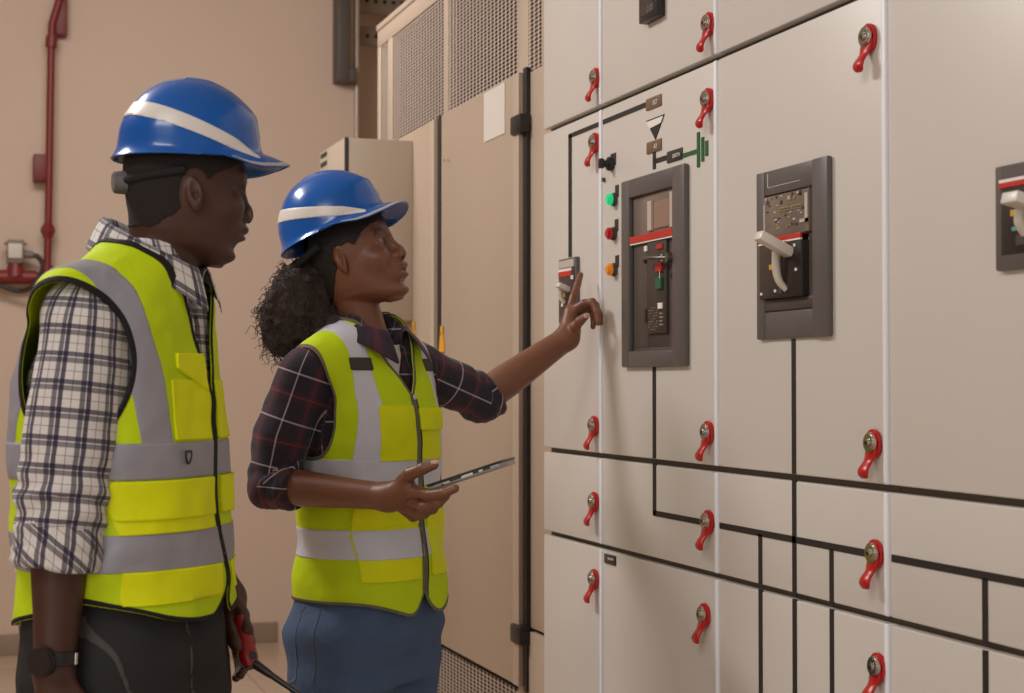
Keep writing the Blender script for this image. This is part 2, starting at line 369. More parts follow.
tape(cab[3], 984, 578, 984, 643, 5.5); tape(cab[3], 984, 650, 984, 800, 5.5)
m_green = mat('green_earth_mark', (24, 92, 50), .5)
tape(cab[1], 683, 156, 698, 151, 4.5, m_green, 'earth_symbol')
for px, y0, y1 in ((699.5, 132, 167), (703.8, 137, 161), (707.8, 140.5, 155.5)): tape(cab[1], px, y0, px, y1, 2.6, m_green, 'earth_symbol', .002)

def text(s, c, px, py, size, mt, name='lettering', X=None, lay=0):
    cu = bpy.data.curves.new('txt', 'FONT'); cu.body = s; cu.size = size; cu.align_x = 'CENTER'; cu.align_y = 'CENTER'; cu.extrude = .0002
    o = bpy.data.objects.new('txt', cu); COL.objects.link(o)
    dg = bpy.context.evaluated_depsgraph_get(); dg.update(); me = bpy.data.meshes.new_from_object(o.evaluated_get(dg)); bpy.data.objects.remove(o)
    X = XS - .004 if X is None else X; p = onX(px, py, X)
    # text x -> -Y, text y -> Z, faces -X
    me.transform(Matrix(((0, 0, -1, X), (-1, 0, 0, p[1]), (0, 1, 0, p[2]), (0, 0, 0, 1))))
    return finish(name, me, mt, c)
m_white = mat('white_marking', (236, 232, 226), .5)
def plate(c, px0, px1, pxr, py0, py1, mt, s=None, size=.01, name='label_plate'):
    b = B(); b.box((XS - .003, sy(px0), sz(pxr, py0)), (XS + .002, sy(px1), sz(pxr, py1)), .0008); o = b.build(name, mt, c, smooth=40)
    if s: text(s, o, (px0 + px1) / 2, (py0 + py1) / 2, size, m_white)
    return o
m_plate = mat('brown_label', (118, 92, 72), .4); m_dkplate = mat('dark_label', (52, 44, 40), .4)
plate(cab[1], 647.5, 662.5, 655, 96.5, 108, m_plate, 'RST', .014)
plate(cab[1], 648, 662.5, 655, 140.5, 152, m_plate, 'A2', .014)
plate(cab[1], 668.5, 683.5, 676, 149.5, 161, m_dkplate, 'EARTH', .0115)
plate(cab[1], 605, 616, 610, 554.5, 564, m_dkplate, 'INCOMER', .0075)
# triangle
P = [onX(646, 121, XS - .002), onX(664, 114, XS - .002), onX(655, 139.5, XS - .002)]
b = B(); b.prism([P[0], P[1], P[2]], (.003, 0, 0)); tri = b.build('source_triangle', m_tape, cab[1])
Q = lambda a, c, t: a + (c - a) * t
X2 = np.array([-.001, 0, 0])
b = B(); b.prism([Q(P[0], P[2], .07) + X2, Q(P[1], P[2], .07) + X2, Q(P[1], P[2], .34) + X2, Q(P[0], P[2], .42) + X2], (.001, 0, 0)); b.build('painted_highlight', m_white, tri)  # white reflection on the triangle, painted as a band

# selector knob, lamps
def lamp(px, py, nm, mt, lens=True):
    y, z = sy(px + 1.5), sz(px, py); 
    b = B(); b.cyl((XS, y, z), (XS - .008, y, z), .0155, .0145, 24, .002); o = b.build(nm, m_frm2, cab[1], smooth=40)
    b = B(); b.cyl((XS - .006, y, z), (XS - .020, y, z), .0140, .0130, 24, .004); b.build('lens', mt, o, smooth=40)
    b = B(); b.box((XS - .002, sy(px + 2), sz(px, py - 14)), (XS + .002, sy(px + 5.2), sz(px, py - 2)), .0006); b.build('label_plate', m_dkplate, o)
lamp(614, 200, 'signal_lamp', mat('green_lens', (20, 190, 120), .25, emit=.55))
lamp(613.5, 234, 'signal_lamp', mat('red_lens', (170, 26, 26), .25, emit=.12))
lamp(614, 270, 'signal_lamp', mat('amber_lens', (216, 130, 26), .25, emit=.15))
y, z = sy(612.5), sz(612, 164)
b = B(); b.cyl((XS, y, z), (XS - .012, y, z), .0165, .015, 24, .002); b.cyl((XS - .01, y, z), (XS - .022, y, z), .0085, .0075, 16, .002); b.box((XS - .032, y - .0045, z - .011), (XS - .020, y + .0045, z + .011), .002)
o = b.build('selector_knob', m_black, cab[1], smooth=40)
b = B(); b.box((XS - .002, sy(611.5), sz(612, 154)), (XS + .002, sy(616.5), sz(612, 166)), .0006); b.build('label_plate', m_dkplate, o)
b = B(); b.cyl((XS, sy(605), sz(604, 180)), (XS - .006, sy(605), sz(604, 180)), .005, seg=12); b.build('screw', m_frm2, cab[1], smooth=40)
# meter on the top door
b = B(); za, zb = sz(652, -34), sz(642, 28)
b.box((XS - .020, sy(648), zb), (XS + .002, sy(666), za), .003); o = b.build('panel_meter', m_black, cab[1], smooth=40)
b = B(); b.box((XS - .021, sy(650.5), zb + .012), (XS - .019, sy(662), za - .01), .001); b.build('screen', mat('meter_screen', (62, 55, 52), .15), o)
text('0.00', o, 650, 8, .02, mat('dim_digits', (120, 112, 104), .4), X=XS - .0215)

# --- framed devices: local frame given by the pixel box of the frame on the door
def dev(c, pL, pR, py_top_at_R, py_bot_at_R, name):
    """returns a function turning (a, b, d) -> world; a from 0 left to 1 right, b 0 bottom to 1 top, d metres out from the door"""
    yl, yr = sy(pL), sy(pR); z1, z0 = sz(pR, py_top_at_R), sz(pR, py_bot_at_R)
    def T(a, b_, d): return (XS - d, yl + (yr - yl) * a, z0 + (z1 - z0) * b_)
    return T, abs(yl - yr), abs(z1 - z0)
def bx(T, a0, a1, b0, b1, d0, d1, bev=0, B0=None):
    b = B0 or B(); b.box(T(a0, b0, d0), T(a1, b1, d1), bev); return b
# (1) tall breaker window
T, wd, hd = dev(cab[1], 626.5, 690, 163, 366, 'acb')
b = B(); dd = .013
bx(T, 0, .13, 0, 1, 0, dd, .004, b); bx(T, .82, 1, 0, 1, 0, dd, .004, b); bx(T, .12, .83, .90, 1, 0, dd, .004, b); bx(T, .12, .83, 0, .085, 0, dd, .004, b)
acb = b.build('breaker_window', m_frm, cab[1], smooth=40, label='large grey framed breaker window')
bx(T, .1, .85, .05, .93, -.004, .0015).build('recess_plate', mat('recess_dark', (62, 54, 49), .4), acb)
bx(T, .15, .82, .69, .90, -.004, .004, .002).build('arc_chute_cover', mat('smoky_cover', (128, 112, 102), .18, noise=.06, nscale=80), acb, smooth=40)
bx(T, .42, .48, .705, .86, .004, .010, .001).build('clear_rib', mat('pale_grey', (196, 184, 174), .15), acb); bx(T, .76, .80, .70, .88, .004, .009, .001).build('clear_rib', mat('pale_grey', ()), acb)  # ribs share one even pale colour
bx(T, .50, .74, .71, .85, .004, .007, .001).build('nameplate', mat('tan_plate', (150, 122, 104), .3), acb)
bx(T, .14, .84, .655, .692, -.004, .012, .001).build('red_stripe', mat('red_stripe', (196, 46, 34), .4), acb)
bx(T, .14, .84, .648, .656, -.004, .0105).build('white_stripe', m_white, acb)
bx(T, .15, .38, .10, .65, -.004, .003, .002).build('side_cover', mat('brown_grey', (84, 73, 67), .4), acb, smooth=40)
bx(T, .40, .70, .17, .65, -.004, .008, .002).build('control_face', mat('brown_black', (64, 55, 50), .4), acb, smooth=40)
bx(T, .72, .82, .10, .65, -.004, .003, .002).build('side_cover', mat('brown_grey', ()), acb, smooth=40)
bx(T, .15, .82, .055, .10, -.004, .004, .002).build('bottom_cover', mat('brown_grey', ()), acb, smooth=40)
bx(T, .57, .66, .485, .53, .008, .014, .001).build('off_button', mat('off_red', (190, 40, 32), .35), acb)
bx(T, .57, .66, .60, .625, .008, .011, .001).build('spring_flag', mat('off_red', ()), acb)
bx(T, .57, .66, .395, .455, .008, .014, .001).build('on_button', mat('on_green', (30, 96, 66), .35), acb)
text('I', acb, 659.5, 275, .022, m_white, X=XS - .0145); text('0', acb, 661.5, 258, .02, m_white, X=XS - .0145)
bx(T, .59, .655, .295, .325, .008, .011, .0005).build('status_flag', m_white, acb)
bx(T, .38, .42, .60, .63, .008, .012, .001).build('latch_tab', m_white, acb)
bx(T, .37, .40, .10 + .13, .30, .0, .010, .001).build('socket_strip', m_black, acb)
b = B(); p = T(.80, .545, .003); b.cyl(p, T(.80, .545, .022), .0115, .0105, 20, .001); b.build('key_lock', mat('dull_metal', (120, 110, 104), .3, metal=.8), acb, smooth=40)
b = B(); b.tube(catmull([T(.78, .545, .018), T(.66, .55, .030), T(.52, .555, .030), T(.48, .54, .022)], 5), .0045, 8); b.build('key_ring', mat('dull_metal', (120, 110, 104), .3, metal=.8), acb, smooth=60)
bx(T, .77, .84, .445, .47, .003, .012, .001).build('square_button', m_black, acb)
for k in range(9):
    b = B()
    for q in range(5):
        if (k * 3 + q * 5) % 4: bx(T, .43 + .03 * q, .445 + .03 * q + .004 * (k % 2), .19 + k * .014, .194 + k * .014, .008, .0085, 0, b)
    b.build('printed_line', mat('print_tan', (150, 130, 114), .5), acb)
for k in range(4):
    b = B(); bx(T, .60, .655 - .01 * (k % 2), .21 + k * .019, .218 + k * .019, .008, .0085, 0, b); b.build('printed_line', mat('print_tan', ()), acb)

# (2) moulded case breaker with white handle ; (3) cut-off one ; (4) little one
def mccb(c, pL, pR, yt, yb, full, lab):
    T, wd, hd = dev(c, pL, pR, yt, yb, 'm'); b = B()
    if full:
        bx(T, 0, .115, 0, 1, 0, .009, .003, b); bx(T, .80, 1, 0, 1, 0, .012, .004, b); bx(T, .1, .82, .855, 1, 0, .007, .002, b); bx(T, .1, .82, 0, .16, 0, .007, .002, b)
        bx(T, .08, .84, .12, .90, -.012, .002, 0, b)
    else:
        bx(T, 0, 1, 0, 1, 0, .010, .003, b)
    o = b.build('circuit_breaker', m_frm, c, smooth=40, label=lab)
    if full:
        bx(T, .11, .80, .165, .235, .0, .007, .002).build('lower_ledge', m_frm2, o, smooth=40)
        bx(T, .11, .70, .235, .60, .0, .018, .003).build('face', mat('breaker_black', (46, 40, 37), .3), o, smooth=40)
        bx(T, .12, .75, .60, .845, .0, .010, .002).build('clear_cover', mat('circuit_grey', (122, 108, 98), .12), o, smooth=40)
        mm = [mat('pcb_pale', (196, 184, 168), .3), mat('pcb_olive', (142, 130, 84), .4), mat('pcb_dark', (70, 60, 54), .4)]
        r = random.Random(3)
        for q in range(46):
            a = .15 + .55 * r.random(); zz = .64 + .18 * r.random(); w_ = .01 + .03 * r.random(); h_ = .004 + .02 * r.random() ** 2
            if q > 38: a = .15 + (q - 39) * .075; zz = .825; w_ = .02; h_ = .012
            b = bx(T, a, a + w_, zz, zz + h_, .010, .0112); b.build('printed_mark', mm[q % 3], o)
        for k in range(2): bx(T, .35 + .17 * k, .50 + .17 * k, .755, .765, .010, .0115).build('printed_line', mm[1], o); bx(T, .35 + .17 * k, .50 + .17 * k, .74, .745, .010, .0115).build('printed_line', mm[1], o)
        bx(T, .135, .15, .60, .80, .010, .012).build('cover_edge', mm[0], o); bx(T, .71, .745, .655, .82, .010, .012).build('cover_edge', mm[0], o); bx(T, .64, .745, .655, .675, .010, .012).build('cover_edge', mm[0], o)
        bx(T, .11, .70, .565, .595, .0, .0195, .001).build('red_stripe', mat('red_stripe', ()), o); bx(T, .11, .70, .556, .565, .0, .0192).build('white_stripe', m_white, o)
        h0, h1, hb = .40, .485, .42
        bx(T, h0, .44, .26, .53, .018, .0192).build('handle_slot', mat('slot', (70, 62, 52), .5), o)
        bx(T, .665, .68, .24, .56, .011, .0120).build('face_trim', m_frm, o)
        # curved grip and lever
        b = B(); b.tube(catmull([T(.50, .275, .017), T(.47, .33, .027), T(.455, .41, .031), T(.47, .50, .033)], 6), [.005 + .0025 * math.sin(min(i / 14, 1) * 2) for i in range(19)], 12); b.build('handle_quadrant', mat('cream_plastic', (200, 190, 172), .35), o, smooth=60)
        b = B(); p = Vector(T(.55, .50, .026)); q = Vector(T(.55, .585, .026 + .052)); d = (q - p)
        b.box((-.0085, -.0135, -.01), (.0085, .0135, d.length), .003)
        u = d.normalized(); v = Vector((0, 1, 0)); w = u.cross(v); Mx = Matrix((w, v, u)).transposed().to_4x4(); Mx.translation = p
        b.bm.transform(Mx); b.build('toggle_handle', mat('white_plastic', (222, 214, 204), .35), o, smooth=40)
        bx(T, .27, .35, .405, .435, .018, .0198).build('yellow_mark', mat('yellow_mark', (212, 164, 40), .4), o)
        for (a, b2, cc) in ((.61, .52, m_white), (.63, .38, m_white), (.34, .27, m_white), (.47, .28, mat('grn_dot', (70, 130, 90), .4)), (.49, .545, mat('pink_dot', (206, 90, 84), .4)), (.14, .26, m_white)):
            bx(T, a, a + .022, b2, b2 + .016, .018, .0198).build('printed_mark', cc, o)
        bx(T, .16, .165, .90, .985, .007, .0074).build('scribed_line', m_white, o); bx(T, .16, .62, .90, .902, .007, .0074).build('scribed_line', m_white, o)
    return o, T
mccb(cab[2], 761, 834, 155, 336, True, 'grey framed breaker with white toggle handle')
o, T = mccb(cab[3], 1002, 1070, 153, 264, False, 'small grey breaker with white toggle handle')
bx(T, .10, .95, .14, .86, .0, .011, .002).build('face', mat('breaker_black', ()), o, smooth=40)
bx(T, .12, .92, .86, .985, .009, .0115).build('top_plate', m_frm, o)
bx(T, .09, .94, .78, .83, .0, .0125).build('red_stripe', mat('red_stripe', ()), o); bx(T, .09, .94, .83, .86, .0, .0123).build('white_stripe', m_white, o)
def smallhandle(T, o, a, bz, sc):
    b = B(); p = Vector(T(a, bz - .07, .012)); q = Vector(T(a, bz, .012 + .034 * sc)); d = q - p
    b.box((-.007 * sc, -.016 * sc, -.01), (.007 * sc, .016 * sc, d.length), .002); u = d.normalized(); v = Vector((0, 1, 0)); w = u.cross(v)
    Mx = Matrix((w, v, u)).transposed().to_4x4(); Mx.translation = p; b.bm.transform(Mx); b.build('toggle_handle', mat('white_plastic', ()), o, smooth=40)
smallhandle(T, o, .60, .64, 1.1)
b = B(); b.tube(catmull([T(.50, .32, .010), T(.48, .42, .018), T(.48, .54, .018)], 5), .009, 10); b.build('handle_quadrant', mat('cream_plastic', ()), o, smooth=60)
bx(T, .26, .36, .50, .56, .011, .0120).build('yellow_mark', mat('yellow_mark', ()), o); bx(T, .28, .35, .36, .40, .011, .0120).build('printed_mark', mat('teal_dot', (90, 160, 150), .4), o)
bx(T, .34, .60, .22, .32, .011, .0120).build('handle_slot', m_frm2, o)
T, wd, hd = dev(cab[0], 562.5, 580, 256.5, 322, 's')
o = bx(T, 0, 1, 0, 1, 0, .010, .002).build('circuit_breaker', m_frm, cab[0], smooth=40, label='small grey breaker behind the pointing finger')
bx(T, .06, .94, .10, .84, .0, .012, .001).build('face', mat('brown_black', ()), o, smooth=40)
bx(T, .08, .92, .855, .97, .009, .0125).build('top_plate', mat('pale_grey', ()), o)
bx(T, .07, .80, .72, .80, .0, .0135).build('red_stripe', mat('red_stripe', ()), o); bx(T, .07, .80, .80, .84, .0, .0132).build('white_stripe', m_white, o)
smallhandle(T, o, .62, .58, .8)
bx(T, .30, .44, .40, .46, .012, .0132).build('yellow_mark', mat('yellow_mark', ()), o); bx(T, .78, .90, .66, .72, .012, .0132).build('printed_mark', m_white, o); bx(T, .22, .32, .26, .31, .012, .0132).build('printed_mark', m_white, o)
b = B(); b.tube([T(.5, .30, .016), T(.46, .40, .024), T(.46, .50, .024)], .006, 8); b.build('handle_quadrant', mat('cream_plastic', ()), o, smooth=60)

# ================================================================== light
wd_ = bpy.data.worlds.new('w'); S.world = wd_; wd_.use_nodes = True
bg = wd_.node_tree.nodes['Background']; bg.inputs[0].default_value = (1.0, .97, .95, 1); bg.inputs[1].default_value = .50
def area(name, loc, target, sx, sy_, power, col=(1, .965, .94)):
    l = bpy.data.lights.new(name, 'AREA'); l.shape = 'RECTANGLE'; l.size = sx; l.size_y = sy_; l.energy = power; l.color = col
    o = bpy.data.objects.new(name, l); COL.objects.link(o); o.location = loc
    o.rotation_euler = (Vector(target) - Vector(loc)).to_track_quat('-Z', 'Y').to_euler(); return o
area('ceiling_light_front', (-1.3, .6, 3.4), (.4, 3.0, 1.4), 1.4, .6, 25)
area('ceiling_light_middle', (-1.1, 4.3, 3.4), (.9, 3.3, .9), 1.2, .4, 56)
area('back_wall_fill', (.3, 5.4, 3.4), (.9, 8.2, .5), 1.6, .5, 34)  # unseen lamp, added and aimed to brighten the back wall
area('front_fill', (-2.6, -1.2, 2.0), (1.0, 3.0, 1.2), 2.0, 1.6, 36)  # added fill for surfaces facing the camera; there is no window here
vs = S.view_settings; vs.view_transform = 'Standard'; vs.look = 'None'; vs.gamma = 1; vs.use_curve_mapping = False; vs.exposure = 0
# ================================================================== distance-field modelling kit
f32 = np.float32
def nrm(v): v = np.asarray(v, float); return v / (np.linalg.norm(v) + 1e-12)
def smin(a, b, k):
    h = np.clip(.5 + .5 * (b - a) / k, 0, 1); return b * (1 - h) + a * h - k * h * (1 - h)
def smax(a, b, k): return -smin(-a, -b, k)
def cap(P, a, b, ra, rb=None):
    a = np.asarray(a, float); b = np.asarray(b, float); rb = ra if rb is None else rb
    d = b - a; L = max(float(d @ d), 1e-12); t = np.clip(((P - a) @ d) / L, 0, 1)
    return np.sqrt(np.maximum(((P - a - t[:, None] * d) ** 2).sum(1), 1e-14)) - (ra + (rb - ra) * t)
def ell(P, c, r, A=None):
    p = P - np.asarray(c, float)
    if A is not None: p = p @ np.asarray(A, float).T
    r = np.asarray(r, float); k0 = np.sqrt(((p / r) ** 2).sum(1)) + 1e-9; k1 = np.sqrt(((p / (r * r)) ** 2).sum(1)) + 1e-9
    return k0 * (k0 - 1) / k1
def chain(P, pts, rad, k=None):
    d = None
    for i in range(len(pts) - 1):
        c = cap(P, pts[i], pts[i + 1], rad[i], rad[i + 1]); d = c if d is None else (np.minimum(d, c) if k is None else smin(d, c, k))
    return d
def loft(p, zs, Wd, Fr, Bk, n=2.3, cx=None):
    z = p[:, 2]; w = np.interp(z, zs, Wd); f = np.interp(z, zs, Fr); b = np.interp(z, zs, Bk)
    x = p[:, 0] - (0 if cx is None else np.interp(z, zs, cx)); xr = np.where(x > 0, f, b)
    q = (np.abs(x / xr) ** n + np.abs(p[:, 1] / w) ** n) ** (1 / n)
    return np.maximum((q - 1) * np.minimum(w, xr), np.maximum(zs[0] - z, z - zs[-1]))
def sm_table(zs, *cols, m=60):            # resample a table smoothly
    Z = np.linspace(zs[0], zs[-1], m); out = [Z]
    for c in cols:
        y = np.interp(Z, zs, c); kk = np.array([1, 4, 6, 4, 1.]) / 16
        for _ in range(2): y = np.convolve(np.pad(y, 2, mode='edge'), kk, 'valid')
        out.append(y)
    return out
def hash3(i, j, k, s=0):
    h = (i * 374761393 + j * 668265263 + k * 2147483647 + s * 974634777) & 0xFFFFFFFF
    h = ((h ^ (h >> 13)) * 1274126177) & 0xFFFFFFFF; return ((h ^ (h >> 16)) & 0xFFFF) / 32767.5 - 1
def vnoise(P, s=0):
    P = np.asarray(P); I = np.floor(P).astype(np.int64); f = P - I; f = f * f * (3 - 2 * f); r = 0
    for dx in (0, 1):
        for dy in (0, 1):
            for dz in (0, 1):
                w = (f[:, 0] if dx else 1 - f[:, 0]) * (f[:, 1] if dy else 1 - f[:, 1]) * (f[:, 2] if dz else 1 - f[:, 2])
                r = r + w * hash3(I[:, 0] + dx, I[:, 1] + dy, I[:, 2] + dz, s)
    return r
def nets(field, lo, hi, h):
    """surface of field==0 inside the box; two-level evaluation, then surface nets"""
    lo = np.asarray(lo, float); hi = np.asarray(hi, float); K = 4
    n = (np.ceil((hi - lo) / h / K).astype(int) + 1) * K + 1
    ax = [lo[i] + h * np.arange(n[i]) for i in range(3)]
    cx = [a[::K] for a in ax]; G = np.stack(np.meshgrid(*cx, indexing='ij'), -1).reshape(-1, 3)
    cv = np.concatenate([field(G[i:i + 400000]) for i in range(0, len(G), 400000)]).reshape([len(c) for c in cx])
    idx = [np.clip((np.arange(m) + K // 2) // K, 0, len(c) - 1) for m, c in zip(n, cx)]
    V = cv[np.ix_(*idx)].astype(f32)
    m = np.abs(V) < h * K * 2.0
    ii = np.argwhere(m); vals = np.empty(len(ii), f32)
    for s in range(0, len(ii), 400000):
        q = ii[s:s + 400000]; vals[s:s + 400000] = field(lo + h * q)
    V[m] = vals
    ins = V < 0
    c = np.zeros(np.array(V.shape) - 1, np.int8)
    for dx in (0, 1):
        for dy in (0, 1):
            for dz in (0, 1): c += ins[dx:V.shape[0] - 1 + dx, dy:V.shape[1] - 1 + dy, dz:V.shape[2] - 1 + dz]
    cells = np.argwhere((c > 0) & (c < 8)); cid = -np.ones(c.shape, np.int64); cid[tuple(cells.T)] = np.arange(len(cells))
    acc = np.zeros((len(cells), 3)); cnt = np.zeros(len(cells))
    for axn in range(3):
        o1, o2 = [a for a in range(3) if a != axn]
        for d1 in (0, 1):
            for d2 in (0, 1):
                q = cells.copy(); q[:, o1] += d1; q[:, o2] += d2; r = q.copy(); r[:, axn] += 1
                va = V[tuple(q.T)]; vb = V[tuple(r.T)]; x = (va < 0) != (vb < 0)
                t = np.where(x, va / np.where(x, va - vb, 1), 0); pt = q.astype(float); pt[:, axn] += t
                acc[x] += pt[x]; cnt[x] += 1
    verts = lo + h * acc / cnt[:, None]
    quads = []
    for axn in range(3):
        o1, o2 = [(1, 2), (2, 0), (0, 1)][axn]
        sl = [slice(None)] * 3; sl2 = [slice(None)] * 3; sl[axn] = slice(0, -1); sl2[axn] = slice(1, None)
        a = ins[tuple(sl)]; b = ins[tuple(sl2)]; e = np.argwhere(a != b)
        e = e[(e[:, o1] > 0) & (e[:, o2] > 0) & (e[:, o1] < V.shape[o1] - 1) & (e[:, o2] < V.shape[o2] - 1)]
        def cc(d1, d2):
            q = e.copy(); q[:, o1] -= d1; q[:, o2] -= d2; return cid[tuple(q.T)]
        Q = np.stack([cc(1, 1), cc(0, 1), cc(0, 0), cc(1, 0)], 1); fl = ~a[tuple(e.T)]
        Q[fl] = Q[fl][:, ::-1]; quads.append(Q)
    F_ = np.concatenate(quads); F_ = F_[(F_ >= 0).all(1)]
    return verts, F_
def vnormals(V, Fq):
    if Fq.shape[1] == 4: n = np.cross(V[Fq[:, 2]] - V[Fq[:, 0]], V[Fq[:, 3]] - V[Fq[:, 1]])
    else: n = np.cross(V[Fq[:, 1]] - V[Fq[:, 0]], V[Fq[:, 2]] - V[Fq[:, 0]])
    N = np.zeros_like(V)
    for k in range(Fq.shape[1]): np.add.at(N, Fq[:, k], n)
    return N / (np.linalg.norm(N, axis=1)[:, None] + 1e-12)
def relax(V, Fq, it=2, lam=.5):
    m = Fq.shape[1]; E = np.concatenate([Fq[:, [i, (i + 1) % m]] for i in range(m)]); E = np.concatenate([E, E[:, ::-1]])
    cnt = np.bincount(E[:, 0], minlength=len(V))[:, None] + 1e-9
    for i in range(it):
        for l in (lam, -lam * 1.04):
            A = np.zeros_like(V)
            for k in range(3): A[:, k] = np.bincount(E[:, 0], weights=V[E[:, 1], k], minlength=len(V))
            V = V + l * (A / cnt - V)
    return V
def tris(Fq): return np.concatenate([Fq[:, [0, 1, 2]], Fq[:, [0, 2, 3]]])
def clip_mesh(V, T, g, extra=None):
    """keep the part of a triangle mesh where g > 0, cutting the triangles exactly"""
    V = np.asarray(V, float); g = np.asarray(g, float).copy(); g[np.abs(g) < 1e-7] = 1e-7
    pos = g > 0; k = pos[T].sum(1); keep = T[k == 3]; newV = []; cache = {}; out = []; base = len(V)
    def cut(a, b):
        key = (a, b) if a < b else (b, a)
        if key not in cache:
            t = g[key[0]] / (g[key[0]] - g[key[1]]); cache[key] = base + len(newV); newV.append(V[key[0]] * (1 - t) + V[key[1]] * t)
        return cache[key]
    for tr in T[k == 1]:
        i = int(np.argmax(pos[tr])); a, b, c = int(tr[i]), int(tr[(i + 1) % 3]), int(tr[(i + 2) % 3]); out.append((a, cut(a, b), cut(a, c)))
    for tr in T[k == 2]:
        i = int(np.argmin(pos[tr])); a, b, c = int(tr[i]), int(tr[(i + 1) % 3]), int(tr[(i + 2) % 3])
        x, y = cut(a, b), cut(a, c); out.append((x, b, c)); out.append((x, c, y))
    V2 = np.concatenate([V, np.array(newV).reshape(-1, 3)]); T2 = np.concatenate([keep, np.array(out, int).reshape(-1, 3)])
    used = np.zeros(len(V2), bool); used[T2.ravel()] = True; mp = np.cumsum(used) - 1
    return V2[used], mp[T2]
def mesh_np(name, V, Fc, mats, parent=None, uv=None, col=None, smooth=True, thick=0, **kw):
    me = bpy.data.meshes.new(name); me.vertices.add(len(V)); me.vertices.foreach_set('co', np.asarray(V, f32).ravel())
    m = Fc.shape[1]; me.loops.add(Fc.size); me.loops.foreach_set('vertex_index', Fc.ravel().astype(np.int32))
    me.polygons.add(len(Fc)); me.polygons.foreach_set('loop_start', np.arange(0, Fc.size, m, dtype=np.int32)); me.polygons.foreach_set('loop_total', np.full(len(Fc), m, np.int32))
    me.update(calc_edges=True); me.validate()
    if uv is not None:
        L = me.uv_layers.new(name='uv'); L.data.foreach_set('uv', np.asarray(uv, f32).ravel())
    if col is not None:
        a = me.color_attributes.new('Col', 'FLOAT_COLOR', 'POINT'); a.data.foreach_set('color', np.concatenate([col, np.ones((len(col), 1))], 1).astype(f32).ravel())
    o = finish(name, me, mats, parent, smooth=smooth, **kw)
    if thick:
        md = o.modifiers.new('thickness', 'SOLIDIFY'); md.thickness = thick; md.offset = -1
    return o
class Frame:                               # x forward, y left, z up
    def __init__(s, O, f, up=(0, 0, 1)):
        s.O = np.asarray(O, float); x = nrm(f); y = nrm(np.cross(up, x)); z = np.cross(x, y); s.A = np.stack([x, y, z])
    def L(s, P): return (P - s.O) @ s.A.T
    def Wd(s, p): return np.asarray(p, float) @ s.A + s.O
Rh = rgt.copy(); Fh = nrm([fwd[0], fwd[1], 0])
def facing(a, pitch=0):                    # a: degrees turned away from the camera, from facing picture-right
    a = math.radians(a); p = math.radians(pitch); h = math.cos(a) * Rh + math.sin(a) * Fh
    return h * math.cos(p) + np.array([0, 0, math.sin(p)])

